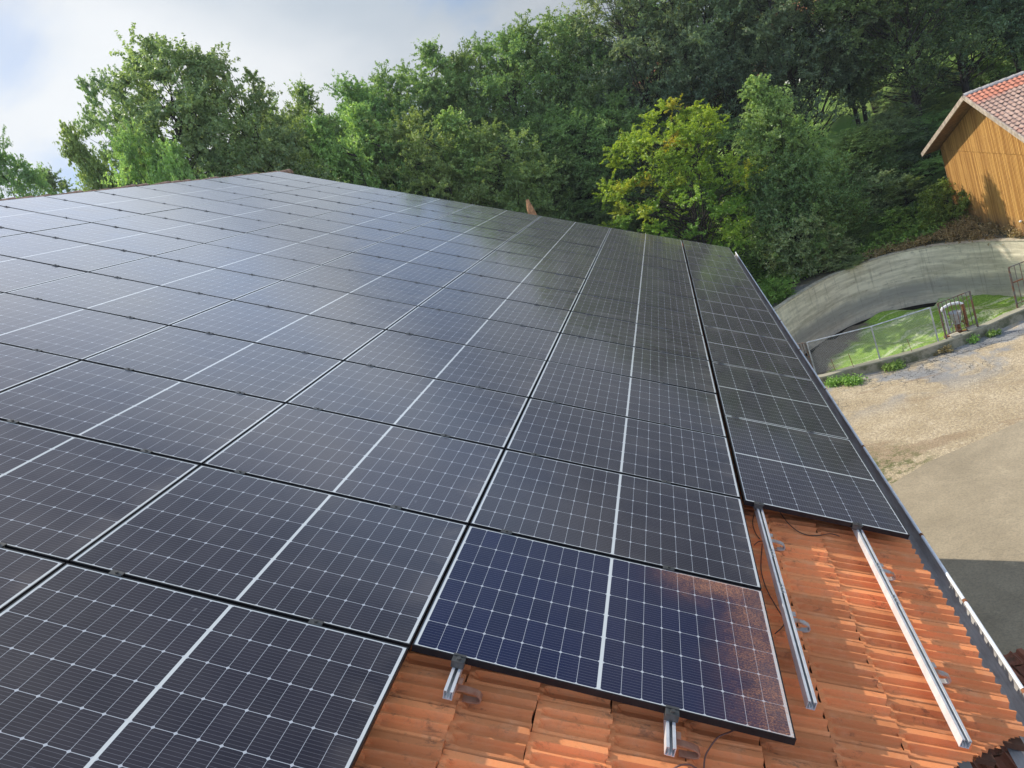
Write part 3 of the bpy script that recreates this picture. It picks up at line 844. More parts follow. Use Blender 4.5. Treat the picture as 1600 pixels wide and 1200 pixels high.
cable([(1152, 1138, .0), (1140, 1144, .02), (1122, 1152, .02), (1108, 1170, .01), (1101, 1186, 0), (1100, 1215, 0)], 0.004, M_dusty, 'dusty red brown cable curving out below the dusty panel')
cable([(1050, 1203, 0), (1062, 1196, .02), (1078, 1195, .02), (1092, 1203, 0)], 0.004, M_dusty, 'dusty cable loop at the bottom edge of the tiles')

# ------------------------------------------------------------------ slurry pit
near = [gp(*p, ZG + 0.4)[:2] for p in [(1283, 585), (1320, 574), (1375, 560), (1430, 545), (1480, 528), (1530, 508), (1565, 492), (1600, 476)]]
far = [gp(*p, ZG + 0.3)[:2] for p in [(1210, 487), (1250, 460), (1300, 432), (1350, 412), (1400, 397), (1450, 387), (1500, 382), (1550, 378), (1600, 377)]]
cc = np.array([8.3, 36.7])
ctrl = [tuple(p) for p in near] + [(12.6, 31.2), (13.7, 33.0), (14.5, 35.2), (15.0, 37.0)] + [tuple(gp(1612, 378.5, ZG + 0.3)[:2])] + [tuple(p) for p in reversed(far)] + [(0.6, 37.8), (0.2, 34.5), (0.9, 31.3), (2.0, 29.5)]
ctrl = np.array(ctrl)
def closed_spline(P, k=6):
    out = []; n = len(P)
    for i in range(n):
        p0, p1, p2, p3 = P[i - 1], P[i], P[(i + 1) % n], P[(i + 2) % n]
        for j in range(k):
            q = j / k; out.append(0.5 * ((2 * p1) + (p2 - p0) * q + (2 * p0 - 5 * p1 + 4 * p2 - p3) * q * q + (3 * p1 - p0 - 3 * p2 + p3) * q ** 3))
    return np.array(out)
ring = closed_spline(ctrl)
for _ in range(1): ring = (np.roll(ring, 1, 0) + 2 * ring + np.roll(ring, -1, 0)) / 4
def offset(P, dd):
    tg = np.roll(P, -1, 0) - np.roll(P, 1, 0); tg /= np.linalg.norm(tg, axis=1)[:, None]
    return P + np.stack([tg[:, 1], -tg[:, 0]], 1) * dd           # outward for a counter-clockwise ring
outer = offset(ring, 0.30)
ang = np.arctan2(ring[:, 1] - cc[1], ring[:, 0] - cc[0])
nearmask = (ang > math.radians(-150)) & (ang < math.radians(-25))
ZF = -12.0
pit = thing('slurry_pit', (float(cc[0]), float(cc[1]), ZF), 'round sunken concrete slurry pit with a stained curved wall beside the gravel yard', 'slurry pit')
ztop = np.where(nearmask, ZG + 0.40, ZG + 0.30 + 0.0 * ang)
def ring_mesh(name, idx, mat, closed):
    mb = MB(); n = len(idx)
    for a in range(n if closed else n - 1):
        i, j = idx[a], idx[(a + 1) % n]
        mb.hexa([(*ring[i], ZF - .8), (*outer[i], ZF - .8), (*outer[j], ZF - .8), (*ring[j], ZF - .8),
                 (*ring[i], ztop[i]), (*outer[i], ztop[i]), (*outer[j], ztop[j]), (*ring[j], ztop[j])])
    # drop the inner partitions between neighbouring blocks
    keepf = []; 
    for f in mb.f: keepf.append(f)
    mb.f = [f for k, f in enumerate(keepf) if (k % 6) not in (2, 4)]
    o = mb.build(name, mat); world_child(o, pit); return o
N_ = len(ring); ni = [i for i in range(N_) if nearmask[i]]
# order the near stretch contiguously
start = next(i for i in range(N_) if nearmask[i] and not nearmask[i - 1])
nidx = []; i = start
while nearmask[i % N_] and len(nidx) < N_: nidx.append(i % N_); i += 1
fidx = [i % N_ for i in range(start + len(nidx) - 1, start + N_ + 1)]
ring_mesh('low_wall', nidx, M_kerb, False)
ring_mesh('pit_wall', fidx, M_concrete, False)
mb = MB()
cap_in, cap_out = offset(ring, -0.03), offset(ring, 0.34)
for a, b in zip(fidx[:-1], fidx[1:]):
    mb.hexa([(*cap_in[a], ztop[a]), (*cap_out[a], ztop[a]), (*cap_out[b], ztop[b]), (*cap_in[b], ztop[b]),
             (*cap_in[a], ztop[a] + .07), (*cap_out[a], ztop[a] + .07), (*cap_out[b], ztop[b] + .07), (*cap_in[b], ztop[b] + .07)])
M_cap = mt_flat('pale wall coping', (0.40, 0.36, 0.27), 0.9, 0, 0.25, 5)
o = mb.build('coping', M_cap); world_child(o, pit)
# crust inside the pit: one uneven sheet; a black sheet stands in for shade at the far wall
rs2 = np.random.default_rng(8)
rad = np.linspace(0, 1, 26); shrink = np.array([1 - 0.0 * r for r in rad])
vs = []; 
for r_ in rad:
    lim = ring + (cc - ring) * 0.0
    P = cc + (lim - cc) * r_
    z = ZF + 0.18 * np.sin(P[:, 0] * 0.9) * np.cos(P[:, 1] * 0.7) + 0.10 * np.sin(P[:, 0] * 2.3 + P[:, 1] * 1.7) + rs2.normal(size=len(P)) * 0.02
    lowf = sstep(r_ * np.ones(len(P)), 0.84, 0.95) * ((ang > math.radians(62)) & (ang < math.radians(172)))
    z = z - lowf * 0.75  # crust dips here so the black shade sheet shows
    vs.append(np.column_stack([P, z]))
vs = np.concatenate(vs); nr = len(ring); qs = []
for i in range(len(rad) - 1):
    for j in range(nr): qs.append((i * nr + j, i * nr + (j + 1) % nr, (i + 1) * nr + (j + 1) % nr, (i + 1) * nr + j))
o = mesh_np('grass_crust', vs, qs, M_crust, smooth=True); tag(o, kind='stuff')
mb = MB(); mb.add([(*p, ZF - 0.33) for p in ring], [tuple(range(nr))]); o = mb.build('foot_shade_sheet', M_foot_shade); tag(o, kind='structure')

# ------------------------------------------------------------------ terrain
def terr(x, y):
    x = np.asarray(x, float); y = np.asarray(y, float)
    z = np.full(np.broadcast(x, y).shape, ZG)
    d = np.hypot(x - 8.3, y - 36.7)
    up = sstep(y - 0.0 * x, 37.5, 45.0) * sstep(d, 7.0, 8.9)
    z = z + 0.28 * up
    z = z + np.clip(y - 45.6 + 0.10 * np.clip(x - 8, -10, 10), 0, None) * 0.155 * np.clip((y - 45) / 8, 0.35, 1)
    z = z + np.clip(y - 74, 0, None) * 0.10 * sstep(x + 0 * y, -10, 30)
    cap = 1.0 + 19.0 * sstep(x - 0.10 * (y - 60), -6, 30)
    z = np.where(z > cap, cap + 3 * np.tanh((z - cap) / 12), z)
    z = z + 0.20 * sstep(x, 11.5, 15.0) * sstep(y, 38, 45.0) * sstep(d, 8.2, 9.6) * (1 - sstep(y, 52, 60))
    z = np.where((y > 26) & (y < 50), np.maximum(z, ZG + 0.42 * sstep(x, 14.9, 15.4)), z)
    z = z + np.clip(-x - 14, 0, None) * 0.13 * sstep(-x, 14, 22)
    z = z + (0.5 * np.sin(x * 0.21 + 1) * np.cos(y * 0.17) + 0.25 * np.sin(x * 0.63) * np.sin(y * 0.51)) * sstep(y, 48, 60)
    return z


def axis(a, b, f0, f1, fine, coarse):
    out = [a]
    while out[-1] < b:
        st = fine if f0 - 0.01 <= out[-1] < f1 else coarse if abs(out[-1]) < 130 else coarse * 5
        nx = out[-1] + st
        if out[-1] < f0 < nx: nx = f0
        out.append(nx)
    return np.array(out)
xs = axis(-220, 260, -2, 19, 0.3, 2.0); ys = axis(-80, 300, 26, 48, 0.3, 2.0)
X, Y = np.meshgrid(xs, ys, indexing='ij')
Z = terr(X, Y)
mid = offset(ring, 0.12)
def inside(P, px, py):
    r = np.zeros(px.shape, bool); n = len(P)
    for i in range(n):
        x1, y1 = P[i]; x2, y2 = P[(i + 1) % n]
        c_ = (y1 > py) != (y2 > py)
        with np.errstate(divide='ignore', invalid='ignore'): xi = (x2 - x1) * (py - y1) / (y2 - y1 + 1e-12) + x1
        r ^= c_ & (px < xi)
    return r
# snap grid points next to the wall onto its middle line
sub = (X > -2) & (X < 19) & (Y > 26) & (Y < 48)
ii = np.argwhere(sub)
for i, j in ii:
    dd = mid - (X[i, j], Y[i, j]); k = np.argmin((dd ** 2).sum(1))
    if (dd[k] ** 2).sum() < 0.045: X[i, j], Y[i, j] = mid[k]
Z = terr(X, Y)
idx = np.arange(X.size).reshape(X.shape)
q = np.stack([idx[:-1, :-1], idx[1:, :-1], idx[1:, 1:], idx[:-1, 1:]], -1)
cxm = (X[:-1, :-1] + X[1:, 1:]) / 2; cym = (Y[:-1, :-1] + Y[1:, 1:]) / 2
ins = inside(mid, cxm, cym)
o = mesh_np('ground', np.stack([X.ravel(), Y.ravel(), Z.ravel()], 1), q[~ins].reshape(-1, 4), M_ground, smooth=True); tag(o, kind='structure')

e1, e2, e3, e4 = gp(1392, 757), gp(1450, 722), gp(1520, 692), gp(1610, 651)
mb = MB(); zt_ = ZG + 0.004
pts = [(-0.5, 9.0), (16.0, 6.0), (16.5, e4[1] + 1.6), (e4[0], e4[1]), (e3[0], e3[1]), (e2[0], e2[1]), (e1[0], e1[1]), (1.0, e1[1] - 0.5), (-0.5, e1[1] - 0.6)]
mb.add([(float(p[0]), float(p[1]), zt_) for p in pts], [tuple(range(len(pts)))])
o = mb.build('pavement', M_pave); tag(o, kind='structure')

# ------------------------------------------------------------------ fence and gates on the low wall
def on_kerb(px, py):
    g = gp(px, py, ZG + 0.4); return Vector((g[0], g[1], ZG + 0.4))
fa, fm, fb = on_kerb(1275, 584), on_kerb(1375, 561), on_kerb(1466, 533)
FH = 1.42
fence = thing('chain_link_fence', fm, 'grey chain link fence with tube top rail on the low pit wall', 'fence')
for p in (fa, fm, fb):
    mb = MB(); mb.tube([p - fm, p - fm + Vector((0, 0, FH))], 0.03, 8); mb.build('post', M_galv, fence)
mb = MB(); mb.tube([fa - fm + Vector((0, 0, FH)), Vector((0, 0, FH)), fb - fm + Vector((0, 0, FH))], 0.024, 8); mb.build('top_rail', M_galv, fence)
mb = MB()
for p, q_ in ((fa, fm), (fm, fb)):
    L_ = (q_ - p).length; u = (q_ - p) / L_; hh = FH - 0.04; st = 0.085; nrm = Vector((u.y, -u.x, 0)) * 0.006
    k = -hh
    while k < L_:
        for sgn in (1, -1):
            a0, a1 = (k, k + hh) if sgn > 0 else (k + hh, k)
            z0, z1 = 0.02, 0.02 + hh
            c0, c1 = a0, a1
            pa, pb = Vector((c0, z0)), Vector((c1, z1))
            lo, hi = 0.0, L_
            def clip(pa, pb):
                t0, t1 = 0.0, 1.0; dx_ = pb.x - pa.x
                for bound, s_ in ((lo, 1), (hi, -1)):
                    fa_ = s_ * (pa.x - bound); fb_ = s_ * (pb.x - bound)
                    if fa_ < 0 and fb_ < 0: return None
                    if fa_ < 0: t0 = max(t0, fa_ / (fa_ - fb_))
                    if fb_ < 0: t1 = min(t1, fa_ / (fa_ - fb_))
                return (pa.lerp(pb, t0), pa.lerp(pb, t1)) if t1 > t0 else None
            cl = clip(pa, pb)
            if cl:
                A_, B_ = [(p - fm) + u * c.x + Vector((0, 0, c.y)) + nrm * sgn for c in cl]
                mb.tube([A_, B_], 0.0034, 3, False)
        k += st
mb.build('wire_mesh', M_wire, fence)
def bar_gate(a, b, h, n, label, skew=0.0, mat=None, latch=False):
    g = thing('bar_gate', a, label, 'gate', 'iron bar gates on the pit wall')
    d_ = b - a; sk = Vector((d_.x, d_.y, 0)) * skew
    mat = mat or M_iron
    mb = MB()
    top = Vector((0, 0, h)) + sk
    mb.tube([(0, 0, 0), top], 0.038, 8); mb.tube([d_, d_ + top], 0.038, 8)
    mb.tube([top, d_ + top], 0.022, 6); mb.tube([top * 0.10, d_ + top * 0.10], 0.018, 6)
    mb.build('gate_frame', mat, g)
    mb = MB()
    for i in range(1, n):
        p = d_ * (i / n); mb.tube([p + top * 0.10, p + top], 0.016, 5)
    mb.build('bars', mat, g)
    if latch:
        mb = MB(); mb.tube([d_ * 0.02 + top * 0.62, d_ * 0.22 + top * 0.62], 0.03, 6); mb.build('latch', M_rust, g)
bar_gate(on_kerb(1479, 529.5), on_kerb(1528, 510.5), 1.5, 8, 'iron bar gate in front of the slurry hopper')
bar_gate(on_kerb(1590, 481), on_kerb(1665, 452), 1.7, 9, 'iron bar gate with a latch at the right edge of the pit wall', 0.0, None, True)
ga = fa + Vector((-0.02, 0.02, 0)); gb = Vector((float(ring[np.argmin(np.abs(ring[:, 0] - 1.9) + 5 * (ring[:, 1] > 33))][0]), float(ring[np.argmin(np.abs(ring[:, 0] - 1.9) + 5 * (ring[:, 1] > 33))][1]), ZG + 0.4))
bar_gate(gb, ga - (ga - gb) * 0.04, 1.42, 12, 'iron bar gate half hidden behind the gutter edge, left of the chain link fence')
# thin stakes leaning on the low wall
for (px, py, h_) in ((1306, 579, .55), (1334, 573, .6), (1425, 549, .55)):
    b_ = on_kerb(px, py); mb = MB(); mb.tube([(0, 0, -0.1), (-0.06, 0, h_)], 0.011, 5)
    o = mb.build('steel_stake', M_rust); o.location = b_
    tag(o, {1306: 'thin rusty stake on the low wall, leftmost of three', 1334: 'thin rusty stake on the low wall, middle of three', 1425: 'thin rusty stake on the low wall, nearest the bar gate'}[px], 'stake', 'thin stakes on the low wall')

# hopper behind the gate
hp_ = on_kerb(1499, 522) + Vector((0.12, 0.38, -0.1))
hop = thing('slurry_hopper', hp_, 'rusty legged hopper with a grey cone bucket behind the bar gate', 'hopper')
mb = MB()
nn = 12
for r0, r1, z0, z1 in ((0.13, 0.24, 0.42, 0.86), (0.25, 0.25, 0.86, 0.90)):
    vs = [(r0 * math.cos(2 * math.pi * i / nn), r0 * math.sin(2 * math.pi * i / nn), z0) for i in range(nn)] + [(r1 * math.cos(2 * math.pi * i / nn), r1 * math.sin(2 * math.pi * i / nn), z1) for i in range(nn)]
    vi = [(x * 0.93, y * 0.93, z) for x, y, z in vs]
    mb.add(vs, [(i, (i + 1) % nn, nn + (i + 1) % nn, nn + i) for i in range(nn)] + ([tuple(range(nn))] if r0 < .2 else []))
    mb.add(vi, [(i, nn + i, nn + (i + 1) % nn, (i + 1) % nn) for i in range(nn)])
mb.build('bucket', M_galv, hop)
mb = MB(); mb.tube([(-0.46, 0, 1.08), (-0.38, 0, 1.2), (-0.1, 0.02, 1.26), (0.22, 0.02, 1.22), (0.36, 0, 1.12)], [.05, .06, .06, .06, .05], 8)
mb.build('cover', M_plaster_w, hop)
for sx, mt_ in ((-0.36, M_galv), (0.34, M_rust)):
    mb = MB(); mb.box((sx - 0.05, -0.05, 0.0), (sx + 0.05, 0.05, 1.14)); mb.tube([(sx, 0, .25), (sx * .35, 0, .5)], .022, 6); mb.build('leg', mt_, hop)
mb = MB(); mb.tube([(0, 0, -2.6), (0, 0, 0.42)], 0.11, 10); mb.tube([(0.13, -.02, .45), (0.30, -.05, .50), (.32, -.05, .62)], .022, 6); mb.build('down_pipe', M_rust, hop)
mb = MB(); mb.box((-0.55, -0.12, -0.04), (0.55, 0.12, 0.04)); mb.box((-.5, -.06, -2.4), (-.42, .02, -.04)); mb.box((.42, -.06, -2.4), (.5, .02, -.04)); mb.build('base_plate', M_rust, hop)
for px in (1491, 1516):
    b_ = gp(px, 530 if px < 1500 else 519, ZG + 0.2); mb = MB(); mb.box((-0.13, -0.16, -0.22), (0.13, 0.16, 0.24)); mb.box((-0.16, -0.18, 0.24), (0.16, 0.18, 0.28))
    o = mb.build('concrete_block', M_cap); o.location = b_ + np.array([0, -0.22, 0])
    tag(o, 'small concrete block against the low wall under the hopper, ' + ('left one' if px < 1500 else 'right one'), 'block', 'concrete blocks by the low wall')

# ------------------------------------------------------------------ boarded barn
XB = 15.60; YL, YR_, YA = 48.65, 32.9, 40.67
bb = thing('boarded_barn', (23.0, 40.7, -9.0), 'honey coloured board clad barn with a patched clay tile roof', 'barn')
EZ = -4.49; PB = math.atan(0.372); AZ = EZ + (YL - YA) * math.tan(PB)
XE = 31.0
mb = MB()
mb.extrude([(YR_, -10.2), (YR_, EZ), (YA, AZ), (YL, EZ), (YL, -10.2)], lambda p, q, tt: (tt, p, q), XB + 0.03, XE)
o = mb.build('wall_core', M_wood_dark); world_child(o, bb)
mb = MB(); rb = random.Random(3); y = YR_
while y < YL - 0.02:
    ztop_ = EZ + (min(y - YR_, YL - y) + 0.02) * math.tan(PB) - 0.02
    zsp = EZ - 0.12
    yb = min(y + 0.098, YL)
    mb.box((XB - 0.008 - rb.uniform(0, .008), y, -8.88 - rb.uniform(0, 0.12)), (XB + 0.03, yb, zsp - 0.03))
    mb.box((XB - 0.035 - rb.uniform(0, .008), y, zsp), (XB + 0.03, yb, max(ztop_, zsp + 0.06)))
    y += 0.145
y = XB
while y < XE:
    mb.box((y, YR_ - 0.03, -8.5), (y + 0.1, YR_, EZ - 0.02)); y += 0.145
o = mb.build('board_cladding', M_boards); world_child(o, bb)
mb = MB(); mb.box((XB - 0.04, YR_ - 0.05, -10.2), (XB + 0.029, YL + 0.02, -9.02)); o = mb.build('plinth', M_kerb); world_child(o, bb)
mb = MB(); mb.box((XB - 0.02, YL - 0.001, -8.9), (XB + 0.14, YL + 0.06, EZ)); o = mb.build('corner_post', M_wood_dark); world_child(o, bb)
OV = 0.9; XV = XB - OV; EH = 0.55
sl_len = (YL - YA + EH) / math.cos(PB)
def barn_world(sgn):
    def f(v):
        s, y, h = v[:, 0], v[:, 1], v[:, 2] + 0.20
        return np.stack([XV + y, YA + sgn * (s * math.cos(PB) + h * math.sin(PB)), AZ - s * math.sin(PB) + h * math.cos(PB)], 1)
    return f
def wave_prof(u, v, coarse=False):
    h = 0.026 * np.cos(u * 2 * math.pi) - 0.02
    return h, (np.cos(u * 2 * math.pi) < 0) * 1.0
nc = int(sl_len / 0.37)
for sg in (-1, 1):
    o = tile_field('roof_tiles', sl_len, nc + 1, 0.0, 72, 0.225, sl_len / (nc + 1), 7, 3, M_barn_tile, None, barn_world(sg), 21 + sg, prof=wave_prof, lip=0.03, jig=1.6)
    world_child(o, bb)
mb = MB()
for sg in (-1, 1):
    def P(s, y, h): return (XV + y, YA + sg * (s * math.cos(PB) + h * math.sin(PB)), AZ - s * math.sin(PB) + h * math.cos(PB))
    L2 = XE - XV + 0.3
    mb.hexa([P(0, 0.04, 0.03), P(sl_len, 0.04, 0.03), P(sl_len, L2, 0.03), P(0, L2, 0.03), P(0, 0.04, 0.12), P(sl_len, 0.04, 0.12), P(sl_len, L2, 0.12), P(0, L2, 0.12)])
o = mb.build('soffit', M_wood_dark); world_child(o, bb)
for sg in (-1, 1):
    mb = MB()
    def P(s, y, h): return (XV + y, YA + sg * (s * math.cos(PB) + h * math.sin(PB)), AZ - s * math.sin(PB) + h * math.cos(PB))
    mb.hexa([P(0, -0.035, -0.02), P(sl_len + .02, -0.035, -0.02), P(sl_len + .02, 0.038, -0.02), P(0, 0.038, -0.02), P(0, -0.035, 0.21), P(sl_len + .02, -0.035, 0.21), P(sl_len + .02, 0.038, 0.21), P(0, 0.038, 0.21)])
    o = mb.build('verge_board', M_wood_grey); world_child(o, bb)
mb = MB(); y = 0.0
while y < 15.6:
    an = [math.radians(a_) for a_ in range(0, 181, 30)]
    for r_, yy_ in ((0.13, y),):
        vs = [(XV + yy_, YA + 0.14 * math.cos(a_), AZ + 0.16 + 0.12 * math.sin(a_)) for a_ in an] + [(XV + yy_ + 0.42, YA + 0.16 * math.cos(a_), AZ + 0.165 + 0.14 * math.sin(a_)) for a_ in an]
        mb.add(vs, [(i, i + 1, len(an) + i + 1, len(an) + i) for i in range(len(an) - 1)])
    y += 0.38
M_cap2 = mt_flat('pale grey ridge tile', (0.36, 0.33, 0.30), 0.85, 0, 0.3, 6)
o = mb.build('ridge_cap', M_cap2); world_child(o, bb)
for k, (yy_, zz_) in enumerate(((39.4, -8.05), (39.05, -8.6))):
    mb = MB(); mb.ball((XB - 0.09, yy_, zz_), 0.075, 0.8); mb.box((XB - 0.09, yy_ - .03, zz_ - .03), (XB - .01, yy_ + .03, zz_ + .03)); o = mb.build('wall_lamp', M_plaster_w, smooth=True); world_child(o, bb)

# ------------------------------------------------------------------ village houses on the far hillside
def house(px, py, Y, wx, wy, wh, label, wallmat, rotz=0.2):
    P0 = at(px, py, Y); zb = float(terr(P0[0], Y)) - 0.5
    g = thing('village_house', (P0[0], Y, zb), label, 'house', 'village houses beyond the wood', rot=(0, 0, rotz))
    H = P0[2] - zb
    mb = MB(); mb.box((-wx / 2, -wy / 2, 0), (wx / 2, wy / 2, H))
    mb.extrude([(-wy / 2, H + .001), (wy / 2, H + .001), (0, H + wy * 0.34)], lambda p, q, tt: (tt, p, q), -wx / 2, wx / 2); mb.build('wall', wallmat, g)
    mb = MB()
    for sg in (-1, 1):
        e = wy / 2 + 0.5; r = H + wy * 0.34 + .12; ez = r - e * 0.68
        mb.hexa([(-wx / 2 - .5, 0, r), (wx / 2 + .5, 0, r), (wx / 2 + .5, sg * e, ez), (-wx / 2 - .5, sg * e, ez), (-wx / 2 - .5, 0, r + .2), (wx / 2 + .5, 0, r + .2), (wx / 2 + .5, sg * e, ez + .2), (-wx / 2 - .5, sg * e, ez + .2)])
    rf = mb.build('roof', M_redroof, g)
    mb = MB(); mb.box((wx * .2, -.9, H + wy * .25), (wx * .2 + .6, -.3, H + wy * .34 + 1.2)); mb.build('chimney', wallmat, rf)
    nf = max(1, int(H // 2.9))
    for fl in range(nf):
        for i in range(max(2, int(wx // 2.6))):
            xw = -wx / 2 + 1.3 + i * (wx - 2.6) / (max(2, int(wx // 2.6)) - 1)
            zw = H - 2.1 - fl * 2.9
            mb = MB(); mb.box((xw - .5, -wy / 2 - .04, zw), (xw + .5, -wy / 2 + .02, zw + 1.3)); wn_ = mb.build('window', M_plaster_w, g)
            mb = MB(); mb.box((xw - .42, -wy / 2 - .05, zw + .08), (xw + .42, -wy / 2 - .035, zw + 1.22)); mb.build('pane', M_glass_dark, wn_)
house(1350, 22, 120, 12, 9, 6, 'white house with a red roof seen through the treetops at the top edge', M_plaster_w, 0.5)
house(1235, 40, 128, 11, 9, 6, 'cream house with a red roof, second through the treetops from the white house', M_plaster, -0.2)
house(1130, 150, 112, 12, 9, 6, 'low cream house glimpsed above the small bright green tree', M_plaster, 0.1)
house(1300, 150, 105, 10, 8, 6, 'grey white house wall glimpsed between dark trunks right of the bright green tree', M_plaster_w, 0.3)
house(990, 150, 120, 12, 9, 6, 'cream house glimpsed above the yellowing tree', M_plaster, 0.0)
house(1500, -40, 135, 12, 9, 6, 'pale house behind the dark trees above the barn', M_plaster_w, 0.1)

# ------------------------------------------------------------------ trees
def tubes_np(paths, radii, n=5):
    """many tapered tubes as arrays; paths (k, m, 3), radii (k, m)"""
    k, m_, _ = paths.shape
    d_ = np.gradient(paths, axis=1); d_ /= np.linalg.norm(d_, axis=2, keepdims=True) + 1e-9
    ref = np.where(np.abs(d_[..., 2:3]) > 0.9, np.array([1.0, 0, 0]), np.array([0, 0, 1.0]))
    a = np.cross(d_, ref); a /= np.linalg.norm(a, axis=2, keepdims=True) + 1e-9; b = np.cross(d_, a)
    an = 2 * np.pi * np.arange(n) / n
    P = paths[:, :, None] + (a[:, :, None] * np.cos(an)[None, None, :, None] + b[:, :, None] * np.sin(an)[None, None, :, None]) * radii[:, :, None, None]
    idx = np.arange(k * m_ * n).reshape(k, m_, n)
    q = np.stack([idx[:, :-1], np.roll(idx, -1, 2)[:, :-1], np.roll(idx, -1, 2)[:, 1:], idx[:, 1:]], -1).reshape(-1, 4)
    return P.reshape(-1, 3), q


def leaf_cloud(rs, centres, radii, per, size, up=0.5, squash=0.7, crown_c=None, vshell=0.5, sprigs=0):
    n = len(centres) * per
    c = np.repeat(centres, per, 0); r = np.repeat(radii, per)
    g = rs.normal(size=(n, 3)); g /= np.linalg.norm(g, axis=1)[:, None]
    if sprigs:
        # leaves sit on a number of short twigs fanning out and up from each clump
        tw = rs.normal(size=(len(centres), sprigs, 3)) + np.array([0, 0, 0.55]); tw /= np.linalg.norm(tw, axis=2)[..., None]
        tw *= rs.uniform(0.75, 1.55, (len(centres), sprigs))[..., None]
        k = rs.integers(0, sprigs, n); ci = np.repeat(np.arange(len(centres)), per)
        off = tw[ci, k] * (rs.random(n) ** 0.7 * r)[:, None] + g * (0.17 * r * rs.random(n))[:, None]
        off[:, 2] *= squash
        g = off / (np.linalg.norm(off, axis=1)[:, None] + 1e-6)
        p = c + off
    else:
        rad = rs.random(n) ** vshell
        off = g * (rad * r)[:, None]; off[:, 2] *= squash
        p = c + off + rs.normal(size=(n, 3)) * (0.10 * r)[:, None]
    nrm = g * 0.6 + rs.normal(size=(n, 3)) * 0.65 + np.array([0, 0, up]); nrm /= np.linalg.norm(nrm, axis=1)[:, None]
    t1 = np.cross(nrm, rs.normal(size=(n, 3))); t1 /= np.linalg.norm(t1, axis=1)[:, None]; t2 = np.cross(nrm, t1)
    L = size * rs.uniform(0.7, 1.35, n)[:, None]; Wd = L * rs.uniform(0.42, 0.62, n)[:, None]
    droop = nrm * L * -0.18
    v = np.stack([p - t1 * L, p - t2 * Wd + nrm * L * .1, p + t1 * L + droop, p + t2 * Wd + nrm * L * .1], 1).reshape(-1, 3)
    q = np.arange(4 * n).reshape(-1, 4)
    return v, q, n


